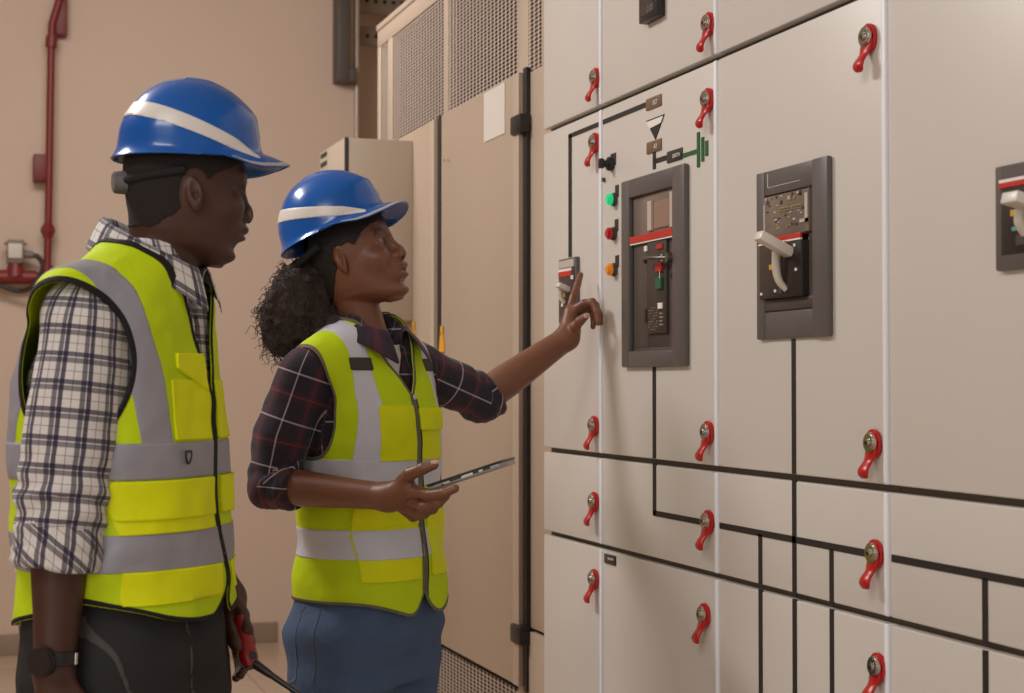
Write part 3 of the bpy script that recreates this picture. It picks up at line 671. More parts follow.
# ------------------------------------------------------------------ head
ZA = np.array([-.1, .011, .036, .056, .088, .124, .165, .30]); ZB = np.array([-.1, 0, .046, .072, .099, .1325, .170, .305])
def zwarp(p): p = p.copy(); p[:, 2] = np.interp(p[:, 2], ZA, ZB); return p
def shear(p, k): p = p.copy(); p[:, 0] += k * np.clip(.15 - p[:, 2], -.02, .16) * np.clip(p[:, 0] / .05, 0, 1); return p
def zun(z): return float(np.interp(z, ZB, ZA))
def head_field(p, w=0.0, open_mouth=0.0, chin=0.0):
    """p in head frame (metres, z=0 chin bottom, x=0 ear). w: 0 man .. 1 woman"""
    p = zwarp(p); q = p.copy(); s = np.abs(q[:, 1]); q = np.stack([q[:, 0], s, q[:, 2]], 1)
    zs = [-.004, .006, .018, .032, .050, .070, .090, .110, .130, .150, .170, .190, .208, .222, .231, .236]
    Wd = [.022, .036, .046, .055, .0615, .0655, .068, .0705, .0735, .0755, .0755, .072, .063, .050, .034, .012]
    xf = [.074, .082, .087, .088, .084, .087, .088, .086, .084, .0885, .0885, .080, .062, .040, .020, .000]
    xb = [.050, .022, .000, -.020, -.045, -.062, -.076, -.088, -.094, -.097, -.096, -.089, -.074, -.055, -.038, -.02]
    Wd = np.array(Wd) * (1 - .05 * w) * (1 - .06 * w * np.exp(-((np.array(zs) - .04) / .035) ** 2)); xf = np.array(xf) - chin * np.clip((.06 - np.array(zs)) / .05, 0, 1); xb = np.array(xb)
    cx = (xf + xb) / 2 - .0; hl = (xf - xb) / 2
    Z, W_, C_, H_ = sm_table(zs, Wd, cx, hl, m=90)
    d = loft(p, Z, W_, H_, H_, 2.15, C_)
    E = lambda c, r, A=None: ell(q, c, r, A)
    nz = .0065 * w; mz = .0048 * w
    d = smin(d, E((.062, .043 - .003 * w, .104), (.024, .020, .018)), .024)                     # cheekbone
    d = smin(d, E((.077 - chin, .0, .018), (.018, .024, .016)), .018)                        # chin
    d = smin(d, E((.074, 0, .072 + mz * .6), (.028, .032, .026)), .018)                          # muzzle
    d = smin(d, cap(q, (.0855 - .001 * w, 0, .150), (.0735 - .001 * w, .043, .152), .0085 - .003 * w, .006 - .0015 * w), .014)      # brow ridge
    d = smax(d, -E((.1000, .032, .1335), (.0165, .020, .0115)), .012)                  # eye socket
    tip = .1125 + .001 * w
    def EN(c, r): return E((c[0], c[1], c[2] + nz), r)
    d = smin(d, cap(q, (.0850, 0, .141), (tip - .014, 0, .108 + nz), .0065, .0095), .012)   # bridge
    d = smin(d, cap(q, (tip - .012, 0, .102 + nz), (tip - .0105, 0, .099 + nz), .0115 - .0012 * w), .008)    # tip
    d = smin(d, EN((tip - .019, .0135, .0965), (.0125, .0085, .0085)), .006)             # wings
    d = smax(d, -EN((tip - .013, .0070, .0905), (.0060, .0038, .0035)), .003)
    d = smax(d, -cap(q, (.1035, 0, .091 + mz), (.1045, 0, .083 + mz), .0022), .004)
    up = E((.0940, .006, .0792 + mz + open_mouth * .4), (.0132, .0205, .0072)); lo = E((.0915, .002, .0648 + mz - open_mouth), (.0134, .0200, .0088))
    d = smin(d, up, .0045); d = smin(d, lo, .0045)
    d = smax(d, -E((.1060, 0, .0722 + mz - open_mouth * .4), (.016, .0225, .0011 + open_mouth * .55)), .0025)
    d = smax(d, -E((.101, 0, .0515 + mz * .8 - open_mouth * .6), (.010, .018, .006)), .012)
    # eyelids around the ball
    lid = np.sqrt(((q - np.array([.0755, .0315, .1325])) ** 2).sum(1)) - .0136
    slit = E((.0900, .0320, .1318), (.012, .0132, .0029))
    lid = smax(lid, -slit, .0015); d = smin(d, lid, .004)
    d = smax(d, -(np.sqrt(((q - np.array([.0755, .0315, .1325])) ** 2).sum(1)) - .0123), .0006)
    # ear
    a = math.radians(22); b = math.radians(-12)
    A = np.array([[math.cos(a), math.sin(a), 0], [-math.sin(a), math.cos(a), 0], [0, 0, 1.]])
    Bm = np.array([[math.cos(b), 0, -math.sin(b)], [0, 1, 0], [math.sin(b), 0, math.cos(b)]]); A = Bm @ A
    c = np.array([-.006, .0765 - .003 * w, .120]); q = c + (q - c) / .72
    ear = ell(q, c, (.0185, .0068, .0315), A)
    ear = smin(ear, ell(q, c + [.006, -.002, -.026], (.009, .0055, .011), A), .006)
    ear = smax(ear, -ell(q, c + np.array([.002, .0075, .006]) , (.0125, .0052, .0225), A), .0025)
    ear = smin(ear, chain(q, [c + A.T @ np.array(v) for v in ((-.004, .001, .020), (-.008, .0025, .006), (-.006, .002, -.010), (.002, .001, -.017))], [.0028] * 4), .003)
    ear = smax(ear, -ell(q, c + A.T @ np.array([.004, .006, -.004]), (.0075, .0085, .0105), A), .0025)
    ear = smin(ear, ell(q, c + A.T @ np.array([.0125, .0005, -.006]), (.0045, .0045, .0065)), .004)
    d = smin(d, ear * .72, .0035)
    return d
def head_color(p, skin, w, brow=1.0, lips=None):
    """vertex colours that belong to the head: lips, brows, nothing lit or shaded"""
    p = zwarp(p); n = len(p); C = np.tile(np.array(lin(skin)), (n, 1)); y = np.abs(p[:, 1]); x = p[:, 0]; z = p[:, 2]
    C *= (1 + .06 * vnoise(p * 60, 3) + .05 * vnoise(p * 22, 5))[:, None]
    if lips is not None:
        m = np.clip(1 - np.abs(ell(np.stack([x, y, z], 1), (.0935, .003, .072 + .0030 * w), (.0150, .0215, .0145))) / .003, 0, 1) * (x > .085); m = np.where(ell(np.stack([x, y, z], 1), (.0935, .003, .072 + .0030 * w), (.0160, .023, .0165)) < 0, 1., 0.) * (x > .086)
        C = C * (1 - m[:, None] * .8) + np.array(lin(lips)) * m[:, None] * .8
    sl = ell(np.stack([x, y, z], 1), (.0900, .0320, .1318), (.012, .0132, .0029)); m = np.clip(1 - np.abs(sl - .0008) / .0016, 0, 1) * (x > .070) * (z > .1300)
    C = C * (1 - m[:, None] * .8) + np.array(lin((24, 16, 14))) * m[:, None] * .8
    bz = .1535 - 12 * (y - .030) ** 2 + .002 * w
    m = np.clip(1.4 - np.abs(z - bz) / (.0056 - .0006 * w) * 1.0, 0, 1) * (y > .013) * (y < .050) * (x > .05) * brow
    C = C * (1 - m[:, None] * .85) + np.array(lin((30, 22, 20))) * m[:, None] * .85
    return C
def eyeballs(Fr):
    """two small spheres with darkened white, iris and pupil as vertex colours"""
    out = []
    for s in (1, -1):
        u = np.linspace(0, pi, 17); v = np.linspace(0, 2 * pi, 25)[:-1]
        P = np.array([[math.cos(a), math.sin(a) * math.cos(b), math.sin(a) * math.sin(b)] for a in u for b in v])
        col = np.tile(lin((122, 106, 96)), (len(P), 1)); ang = np.arccos(np.clip(P @ nrm([1, -.28, 0]), -1, 1)); col[ang < .62] = lin((46, 28, 20)); col[ang < .26] = lin((10, 8, 8))  # eye whites darkened to stand in for shading
        Vv = Fr.Wd(P * .0119 * np.array([1, 1, .97]) + np.array([.0752, s * .0315, zun(.1325)])); q = []
        for i in range(16):
            for j in range(24): q.append((i * 24 + j, i * 24 + (j + 1) % 24, (i + 1) * 24 + (j + 1) % 24, (i + 1) * 24 + j))
        out.append((Vv, np.array(q)[:, ::-1] if s else 0, col))
    return out
def merge(parts):
    V, Fq, C = [], [], []; n = 0
    for v, f, c in parts: V.append(v); Fq.append(f + n); C.append(c); n += len(v)
    return np.concatenate(V), np.concatenate(Fq), np.concatenate(C)
def skin_mat(name, rough=.45, spec=.4, sub=.08):
    M = mat(name, (120, 80, 60), rough, spec=spec, sub=sub); nt = M.node_tree; b = nt.nodes['Principled BSDF']
    a = nt.nodes.new('ShaderNodeVertexColor'); a.layer_name = 'Col'; nt.links.new(a.outputs[0], b.inputs['Base Color'])
    t = nt.nodes.new('ShaderNodeTexNoise'); t.inputs['Scale'].default_value = 420; tc = nt.nodes.new('ShaderNodeTexCoord'); nt.links.new(tc.outputs['Object'], t.inputs['Vector'])
    bp = nt.nodes.new('ShaderNodeBump'); bp.inputs['Strength'].default_value = .12; bp.inputs['Distance'].default_value = .0012; nt.links.new(t.outputs[0], bp.inputs['Height']); nt.links.new(bp.outputs[0], b.inputs['Normal'])
    return M

# ------------------------------------------------------------------ hard hat
def hard_hat(person, Fr, shell_mat, sc=1.0, knob_mat=None):
    """Fr: x forward, z up, origin at the centre of the rim plane"""
    fr = [(0, 137), (20, 136), (39, 131), (68, 117), (92, 98), (106, 84), (110, 74), (114, 54), (117, 38), (120, 27), (123, 22)]
    sd = [(0, 137), (22, 134), (44, 125), (62, 112), (77, 94), (88, 72), (94, 52), (97, 34), (99, 18), (100, 10), (105, 3)]
    bk = [(0, 137), (28, 133), (54, 123), (76, 106), (92, 86), (103, 68), (110, 48), (112, 32), (113, 20), (115, 13), (121, 1)]
    def rs(pts, n=44):
        c = np.array(catmull(pts, 8))[:, :2]; l = np.r_[0, np.cumsum(np.linalg.norm(np.diff(c, axis=0), axis=1))]; t = np.linspace(0, l[-1], n)
        return np.stack([np.interp(t, l, c[:, 0]), np.interp(t, l, c[:, 1])], 1) / 1000
    fr, sd, bk = rs(fr), rs(sd), rs(bk); nt_, nth, K = len(fr), 144, 9
    V = []; info = []
    th = np.arange(nth) * 2 * pi / nth
    edge_r = lambda d: np.interp(d, [0, 12, 24, 36, 48, 58, 68, 80, 95, 180], [.168, .1655, .158, .146, .132, .122, .114, .108, .105, .105])
    edge_z = lambda d: np.interp(d, [0, 14, 28, 42, 52, 62, 74, 88, 100, 180], [.010, .006, -.002, -.007, -.006, .000, .006, .006, .003, .001])
    for i in range(nt_ + K):
        for k in range(nth):
            c, s = math.cos(th[k]), math.sin(th[k]); deg = abs((math.degrees(th[k]) + 180) % 360 - 180)
            e = min(i, nt_ - 1); ff = (fr if c > 0 else bk)[e]
            r = 1 / math.sqrt(max((c / max(ff[0], 1e-6)) ** 2 + (s / max(sd[e][0], 1e-6)) ** 2, 1e-9)) if e else 0
            z = ff[1] * c * c + sd[e][1] * s * s
            if c < 0: z = bk[e][1] * c * c + sd[e][1] * s * s
            # raised centre rib
            yy = abs(s * r); rib = .0022 * max(0, 1 - (yy / .034) ** 6) * (1 if c > -.5 else 0) * min(1, e / 6) * (1 if e < nt_ - 6 else 0)
            r += rib * .5; z += rib * .8
            if i >= nt_:
                u = (i - nt_ + 1) / K
                if deg < 92:
                    er, ez = edge_r(deg), edge_z(deg); er = max(er, r + .0015); r2 = r + (er - r) * u; z = z + (ez - z) * (u ** 1.3); r = r2
                else: r += .0016 * u; z -= .002 * u
            V.append((c * r, s * r, z)); info.append((i, deg))
    V = np.array(V) * sc; info = np.array(info); Q = []
    for i in range(1, nt_ + K - 1):
        for k in range(nth): Q.append((i * nth + k, i * nth + (k + 1) % nth, (i + 1) * nth + (k + 1) % nth, (i + 1) * nth + k))
    Q = np.array(Q)[:, ::-1]; T = tris(Q)
    apex = len(V); V = np.concatenate([V, [[0, 0, .137 * sc]]]); T = np.concatenate([T, [(apex, nth + k, nth + (k + 1) % nth) for k in range(nth)]])
    info = np.concatenate([info, [[0, 0]]])
    shell = mesh_np('hard_hat', Fr.Wd(V), T, shell_mat, person, thick=.0028)
    N = np.cross(V[T[:, 1]] - V[T[:, 0]], V[T[:, 2]] - V[T[:, 0]]); NN = np.zeros_like(V)
    for k in range(3): np.add.at(NN, T[:, k], N)
    NN /= np.linalg.norm(NN, axis=1)[:, None] + 1e-12
    if (NN[:, 2] * (V[:, 2] > .1)).sum() < 0: NN = -NN; 
    x, z = V[:, 0] / sc, V[:, 2] / sc
    zu = np.interp(x, [-.13, -.10, .057, .078, .10], [.097, .093, .034, .023, .010]); zl = np.interp(x, [-.13, -.10, .050, .078, .10], [.066, .064, .016, .010, .004])
    gd = np.minimum(zu - z, z - zl); gd = np.minimum(gd, (.098 - x))
    ring = info[:, 0]; frac = (ring - nt_ + 1) / K
    ge = np.where(info[:, 1] < 66, (frac - .80) * .05, -.01 - (info[:, 1] > 66) * .0)
    Ve, Te = clip_mesh(V + NN * .0009, T, gd)
    mt = mat('reflective_white', (222, 216, 208), .35, spec=.6)
    mesh_np('reflective_band', Fr.Wd(Ve), Te, mt, shell, thick=.0006)
    Ve, Te = clip_mesh(V + NN * .0009, T, ge)
    if len(Te): mesh_np('peak_edging', Fr.Wd(Ve), Te, mat('edging_grey', (176, 172, 172), .4), shell, thick=.0006)
    # inner headband and ratchet knob
    b = B(); pts = [Fr.Wd((.098 * math.cos(t_) * sc - .002, .078 * math.sin(t_) * sc, (-.018 - .020 * max(0, -math.cos(t_))) * sc)) for t_ in np.linspace(pi * .56, pi * 1.44, 24)]
    b.tube(pts, .0075, 8); b.build('headband', mat('headband_black', (22, 20, 20), .85), shell, smooth=60)
    b = B(); a = Fr.Wd((-.096 * sc, 0, -.040 * sc)); e_ = Fr.Wd((-.118 * sc, 0, -.042 * sc)); b.cyl(a, e_, .0190, .0165, 14, .002); b.build('adjuster_knob', knob_mat or mat('knob_grey', (104, 100, 98), .45), shell, smooth=35)
    return shell
# ================================================================== people: shared builders
def plaid(name, kind):
    if name in MATS: return MATS[name]
    M = bpy.data.materials.new(name); M.use_nodes = True; nt = M.node_tree; N = nt.nodes; L = nt.links; MATS[name] = M
    b = N['Principled BSDF']; b.inputs['Roughness'].default_value = .85; b.inputs['Specular IOR Level'].default_value = .2; b.inputs['Sheen Weight'].default_value = .15
    uv = N.new('ShaderNodeUVMap'); uv.uv_map = 'uv'; sp = N.new('ShaderNodeSeparateXYZ'); L.new(uv.outputs[0], sp.inputs[0])
    def ramp(src, period, stops):
        fr = math_n(nt, 'FRACT', math_n(nt, 'DIVIDE', src, period)); r = N.new('ShaderNodeValToRGB'); r.color_ramp.interpolation = 'LINEAR'
        els = r.color_ramp.elements; els.remove(els[1]); e = .006; pts = []
        for i, (p, c) in enumerate(stops):
            if i: pts.append((p - e, stops[i - 1][1])); 
            pts.append((p + (e if i else 0), c))
        els[0].position = pts[0][0]; els[0].color = (*pts[0][1], 1)
        for p, c in pts[1:]: k = els.new(p); k.color = (*c, 1)
        L.new(fr, r.inputs[0]); return r.outputs[0]
    def vm(op, a, c):
        n = N.new('ShaderNodeVectorMath'); n.operation = op
        for i, v in enumerate((a, c)):
            if isinstance(v, tuple): n.inputs[i].default_value = v
            else: L.new(v, n.inputs[i])
        return n.outputs[0]
    if kind == 'white':
        g = lambda v: (v, v, v)
        s = [(0, g(1)), (.17, g(.0)), (.215, g(.85)), (.40, g(0)), (.68, g(.85)), (.705, g(0))]
        u = ramp(sp.outputs[0], .040, s); v = ramp(sp.outputs[1], .040, s)
        f = vm('SUBTRACT', (1, 1, 1), vm('MULTIPLY', vm('SUBTRACT', (1, 1, 1), vm('MULTIPLY', u, (.88, .88, .88))), vm('SUBTRACT', (1, 1, 1), vm('MULTIPLY', v, (.80, .80, .80))))); mx = N.new('ShaderNodeMix'); mx.data_type = 'RGBA'
        sx = N.new('ShaderNodeSeparateXYZ'); L.new(f, sx.inputs[0]); L.new(sx.outputs[0], mx.inputs[0])
        mx.inputs[6].default_value = (*lin((218, 211, 206)), 1); mx.inputs[7].default_value = (*lin((34, 28, 58)), 1); L.new(mx.outputs[2], b.inputs['Base Color'])
    else:
        z0 = (0, 0, 0); wl = tuple(x * .30 for x in (1, .88, .9)); rd = (.055, .004, .006); rd2 = (.016, .001, .002)
        s = [(0, wl), (.035, z0), (.34, rd2), (.44, rd), (.56, rd2), (.66, z0)]
        s2 = [(0, wl), (.035, z0), (.40, rd2), (.46, (.11, .008, .01)), (.50, rd2), (.60, z0)]
        u = ramp(sp.outputs[0], .086, s); v = ramp(sp.outputs[1], .094, s2)
        L.new(vm('ADD', vm('ADD', u, v), tuple(lin((46, 41, 50)))), b.inputs['Base Color'])
    t = N.new('ShaderNodeTexNoise'); t.inputs['Scale'].default_value = 38; t.inputs['Detail'].default_value = 4; tc = N.new('ShaderNodeTexCoord'); L.new(tc.outputs['Object'], t.inputs['Vector'])
    bp = N.new('ShaderNodeBump'); bp.inputs['Strength'].default_value = .35; bp.inputs['Distance'].default_value = .006; L.new(t.outputs[0], bp.inputs['Height']); L.new(bp.outputs[0], b.inputs['Normal'])
    return M
def cloth(name, rgb, rough=.8, bscale=40, bump=.3, spec=.2, dist=.005, noise=.04):
    if name in MATS: return MATS[name]
    M = mat(name, rgb, rough, noise=noise, nscale=25, bump=bump, bscale=bscale, spec=spec); 
    for n in M.node_tree.nodes:
        if n.type == 'BUMP': n.inputs['Distance'].default_value = dist
    return M
def bone_uv(P, pts, side, axis_hint):
    """u around the limb in metres, v along it; seam on the side of -axis_hint"""
    best = np.full(len(P), 1e9); U = np.zeros(len(P)); Vv = np.zeros(len(P)); acc = 0
    for i in range(len(pts) - 1):
        a, b = np.asarray(pts[i], float), np.asarray(pts[i + 1], float); d = b - a; Ln = np.linalg.norm(d); t = (P - a) @ d / Ln ** 2
        tc = np.clip(t, 0 if i else -5, 1 if i < len(pts) - 2 else 5); r = P - a - tc[:, None] * d; D = (r ** 2).sum(1) + np.where((t < 0) | (t > 1), 1e-4, 0)
        e1 = nrm(axis_hint - (axis_hint @ d) / Ln ** 2 * d); e2 = np.cross(nrm(d), e1); m = D < best
        U[m] = np.arctan2(r @ e2, r @ e1)[m]; Vv[m] = (acc + tc * Ln)[m]; best[m] = D[m]; acc += Ln
    return U, Vv, np.sqrt(best)
def wrap_uv(Fq, U, Vv, rad):
    u = U[Fq]; ref = u[:, :1]; u = u + 2 * pi * np.round((ref - u) / (2 * pi)); return np.stack([u * rad, Vv[Fq]], -1).reshape(-1, 2)

def shirt(person, TF, tab, shoulders, arms, m_plaid, seed, bounds, name='plaid_shirt', fold=.0035, vcut=None):
    """tab: (zs,W,F,B,cx); shoulders: list of (a,b,ra,rb) in torso frame; arms: list of dicts"""
    zs, Wt, Ft, Bt, Ct = sm_table(*tab)
    def field(P):
        p = TF.L(P); d = loft(p, zs, Wt, Ft, Bt, 2.3, Ct)
        for a, b, ra, rb in shoulders: d = smin(d, cap(p, a, b, ra, rb), .05)
        d = d + .003 * vnoise(p * np.array([9, 9, 22.]), seed)
        if vcut: d = smax(d, np.where(p[:, 0] > -.005, np.interp(p[:, 2], vcut[0], vcut[1]) - np.abs(p[:, 1]), -1), .003)
        for A in arms:
            s0 = chain(P, A['pts'][:-1], A['rad'][:-1]); s1 = cap(P, A['pts'][-2], A['pts'][-1], A['rad'][-2], A['rad'][-1])
            U, Vv, D = A['uv'](P)
            fo = fold * np.sin(Vv * A.get('ff', 150) + 2.2 * np.sin(U * 2 + seed) + 1.2 * vnoise(P * 14, seed + 4)) * np.clip((Vv - A['f0']) / .08, 0, 1) + .004 * vnoise(P * 16, seed + 1) + .0022 * vnoise(P * 34, seed + 2)
            e = np.asarray(A['pts'][-1]); dd = nrm(e - np.asarray(A['pts'][-2]))
            # rolled cuff
            c = cap(P, e - dd * A['cuff'], e - dd * .012, A['rad'][-1] + .004, A['rad'][-1] + .007) + .0018 * vnoise(P * 30, seed + 9) + .0015 * np.sin(((P - e) @ dd) * 420 + U * 1.5)
            pl = (P - e) @ dd
            s1 = smax(s1, pl, .004); s = smin(s0, s1, .012) + fo; c = smax(c, pl - .003, .006); s = smin(s, c, .006)
            s = smax(s, -cap(P, e - dd * .03, e + dd * .1, A['rad'][-1] - .006), .003)
            d = smin(d, s, A.get('blend', .03))
        return d
    V, Fq = nets(field, bounds[0], bounds[1], .0048); V = relax(V, Fq, 1)
    # uv by limb
    p = TF.L(V); U0 = np.arctan2(p[:, 1], p[:, 0]); best = np.full(len(V), 0); UU = U0 * .17; VV = p[:, 2].copy(); lab = np.zeros(len(V), int); RR = np.full(len(V), .17); UA = U0
    for i, A in enumerate(arms):
        U, Vv, D = A['uv'](V); sd = np.sign(TF.L(np.asarray(A['pts'][0])[None])[0, 1]); m = (p[:, 1] * sd > .150) | ((D < .095) & (Vv > .10) & (chain(V, A['pts'], A['rad']) < .02))
        m &= D < .2
        lab[m] = i + 1; UA = np.where(m, U, UA); VV = np.where(m, Vv, VV); RR = np.where(m, A.get('ur', .066), RR)
        e = np.asarray(A['pts'][-1]); dd = nrm(e - np.asarray(A['pts'][-2])); pl = (V - e) @ dd
        seg = sum(float(np.linalg.norm(np.asarray(A['pts'][k_ + 1]) - np.asarray(A['pts'][k_]))) for k_ in range(len(A['pts']) - 2)); cu = m & (pl > -A['cuff'] - .004) & (Vv > seg); lab[cu] = 10 + i; VV = np.where(cu, VV * .8 + U * .035, VV)
    fl = lab[Fq].max(1)
    uv = wrap_uv(Fq, UA, VV, 1.0).reshape(-1, 4, 2); uv[..., 0] *= RR[Fq]
    return mesh_np(name, V, Fq, m_plaid, person, uv=uv.reshape(-1, 2))

def collar(parent, C, X, Y, Z, rx, ry, tilt, leaf, m_plaid, stand=.036, gap=16, tipflare=.012, name='collar', tiplong=.025, spread=1.0):
    prof = [(0, -.012), (.0, .0), (.001, stand * .6), (.003, stand), (.007, stand + .003), (.011, stand - .004), (.016, stand - leaf * .35), (.021, stand - leaf * .7), (.025, stand - leaf)]
    ps = np.radians(np.linspace(gap, 360 - gap, 61)); V = []; uv = []
    for a in ps:
        c, s = math.cos(a), math.sin(a); fr = max(0, c) ** 3
        for j, (dr, dz) in enumerate(prof):
            dr = dr if j < 4 else .003 + (dr - .003) * spread
            out = max(0, j - 4) / 4
            r = 1 + 0 * fr; ext = dr + tipflare * fr * out; dz2 = dz - tiplong * fr * out - .004 * fr * (j > 1)
            V.append(C + X * (c * (rx + ext) ) + Y * (s * (ry + ext)) + Z * (dz2 - tilt * c)); uv.append((a * .07, j * .011 + (0 if j < 5 else .004)))
    n = len(prof); Q = []
    for i in range(len(ps) - 1):
        for j in range(n - 1): Q.append((i * n + j, (i + 1) * n + j, (i + 1) * n + j + 1, i * n + j + 1))
    Q = np.array(Q); V = np.array(V); uv = np.array(uv)
    o = mesh_np(name, V, Q, m_plaid, parent, uv=uv[Q.ravel()], thick=.0022)
    md = o.modifiers.new('s', 'SUBSURF'); md.levels = md.render_levels = 1
    return o

class Vest:
    def __init__(s, person, TF, tab, shoulders, bounds, gfun, m_main, m_trim, m_tape, seed=1, fold=.003, tw=.0065):
        zs, Wt, Ft, Bt, Ct = sm_table(*tab); s.TF = TF; s.g = gfun; s.person = person
        def field(P):
            p = TF.L(P); d = loft(p, zs, Wt, Ft, Bt, 2.35, Ct)
            for a, b, ra, rb in shoulders: d = smin(d, cap(p, a, b, ra, rb), .05)
            fo = np.sin(p[:, 2] * 46 + 3.0 * vnoise(p * np.array([7, 7, 4.]), seed)) * np.clip((1.22 - p[:, 2]) / .2, 0, 1)
            return d + fold * .55 * fo + fold * .9 * vnoise(p * np.array([13, 13, 7.]), seed + 1) + fold * .35 * vnoise(p * 33, seed + 2)
        V, Fq = nets(field, bounds[0], bounds[1], .0050); V = relax(V, Fq, 1); s.V, s.T = V, tris(Fq); s.N = vnormals(V, s.T)
        s.obj = s.patch('safety_vest', lambda p: 1 + 0 * p[:, 0], 0, m_main, person, .0025)
        s.trim = s.patch('piping', lambda p: tw - gfun(p), .0016, m_trim, s.obj, .0022)
    def patch(s, name, fun, off, m, parent=None, thick=.0012, lab=None):
        P = s.V + s.N * off; a = s.TF.L(P); ga = s.g(a)
        # prefilter for speed
        v, t = clip_mesh(P, s.T, ga); v, t = clip_mesh(v, t, fun(s.TF.L(v)))
        if len(t) == 0: print('EMPTY', name); return None
        return mesh_np(name, v, t, m, parent or s.obj, thick=thick, label=lab)
    def pad(s, name, fun, off, m, parent=None):
        """a raised pocket panel: thick patch reaching back to the vest"""
        return s.patch(name, fun, off, m, parent, thick=off)
def rect(y0, y1, z0, z1, front=True):
    def f(p):
        d = np.minimum(np.minimum(p[:, 1] - y0, y1 - p[:, 1]), np.minimum(p[:, 2] - z0, z1 - p[:, 2]))
        return np.minimum(d, p[:, 0] if front else -p[:, 0])
    return f
def frame3(x, y): x = nrm(x); z = nrm(np.cross(x, y)); y = np.cross(z, x); return x, y, z

def hand_field(joints, palm, k=.006):
    """joints: list of (points, radii) per finger in world; palm: list of (a,b,ra,rb)"""
    def f(P):
        d = None
        for a, b, ra, rb in palm:
            c = cap(P, a, b, ra, rb); d = c if d is None else smin(d, c, .014)
        for pts, rad in joints:
            c = chain(P, pts, rad, .0035); d = smin(d, c, k)
        return d
    return f
def limb(field, lo, hi, h, skin, palm_fun=None, seed=0, rel=1):
    V, Fq = nets(field, lo, hi, h); V = relax(V, Fq, rel)
    C = np.tile(np.array(lin(skin)), (len(V), 1)) * (1 + .06 * vnoise(V * 50, seed))[:, None]
    if palm_fun is not None: C = palm_fun(V, C)
    return V, Fq, C
def bb(pts, pad):
    P = np.array([np.asarray(p, float) for p in pts]); return P.min(0) - pad, P.max(0) + pad
def trousers(person, TF, tab, legs, m, bounds, seed, h=.007, cut=None, name='trousers', fold=.004):
    zs, Wt, Ft, Bt, Ct = sm_table(*tab)
    def field(P):
        p = TF.L(P); d = loft(p, zs, Wt, Ft, Bt, 2.4, Ct)
        for pts, rad in legs: d = smin(d, chain(p, pts, rad), .03)
        d = d + fold * vnoise(p * np.array([14, 14, 20.]), seed) + fold * .6 * np.sin(p[:, 2] * 60 + 4 * vnoise(p * 8, seed + 1)) * np.clip((.9 - p[:, 2]) / .1, 0, 1)
        return d
    V, Fq = nets(field, bounds[0], bounds[1], h); V = relax(V, Fq, 1)
    p = TF.L(V); uv = np.stack([np.arctan2(p[:, 1], p[:, 0]) * .15, p[:, 2]], 1)
    return mesh_np(name, V, Fq, m, person, uv=uv[Fq.ravel()]), V, Fq
def boot(person, TF, x, y, m):
    V, Fq = nets(lambda P: (lambda p: smax(smin(smin(ell(p, (x + .05, y, .045), (.13, .045, .05)), cap(p, (x - .03, y, .05), (x - .02, y, .16), .048, .05), .03), ell(p, (x + .10, y, .04), (.075, .048, .042)), .03), .004 - p[:, 2], .004))(TF.L(P)),
                 TF.Wd((x, y, .1)) - .22, TF.Wd((x, y, .1)) + .22, .008)
    mesh_np('boot', V, Fq, m, person)
# ================================================================== the man in the foreground
dM = 2.55
oM = at(118, 450, dM); oM[2] = 0
man = thing('person', oM, 'person in navy and white checked shirt, yellow vest and blue hard hat, hands down', 'person')
TF = Frame(oM, facing(-9)); T_ = lambda x, y, z: TF.Wd((x, y, z))
skinM = (74, 46, 35)
MC = [1.0, 1.3, 1.4, 1.5]; 
zs_ = [.92, .95, 1.0, 1.1, 1.2, 1.3, 1.37, 1.425, 1.47, 1.515]
shirt_tab = (zs_, [.165, .172, .17, .17, .172, .175, .165, .13, .09, .062], [.12, .13, .138, .145, .145, .132, .11, .088, .068, .055], [.13, .135, .138, .138, .135, .130, .120, .10, .085, .06], [0, 0, 0, 0, .0, .008, .022, .038, .055, .065])
sh_ = [((.045, s * .05, 1.458), (.0, s * .150, 1.410), .046, .050) for s in (1, -1)]
shR = at(82, 328, 2.385); elR = at(64, 497, 2.36); wrR = at(54, 668, 2.33)
shL = T_(-.003, .180, 1.42); elL = at(166, 470, 2.82); wrL = at(228, 598, 2.73)
def lerp(a, b, t): return np.asarray(a) + (np.asarray(b) - np.asarray(a)) * t
cuffR = at(56, 568, 2.345)
armR = dict(pts=[shR, lerp(shR, elR, .5), elR, cuffR], rad=[.055, .066, .064, .057], f0=.16, cuff=.055, ur=.064)
armR['uv'] = lambda P: bone_uv(P, armR['pts'], -1, -Fh)
armL = dict(pts=[shL, elL, lerp(elL, wrL, .35)], rad=[.062, .054, .048], f0=.16, cuff=.05)
armL['uv'] = lambda P: bone_uv(P, armL['pts'], 1, -Fh)
m_plM = plaid('white_navy_check', 'white')
lo, hi = bb([T_(0, 0, .86), T_(0, 0, 1.56), shR, shL, elR, elL, wrR, cuffR, T_(.1, .2, 1), T_(-.1, -.2, 1)], .09)
lo[2] = .85
sM = shirt(man, TF, shirt_tab, sh_, [armR, armL], m_plM, 3, (lo, hi), vcut=([1.34, 1.44, 1.52], [0, .018, .05]))
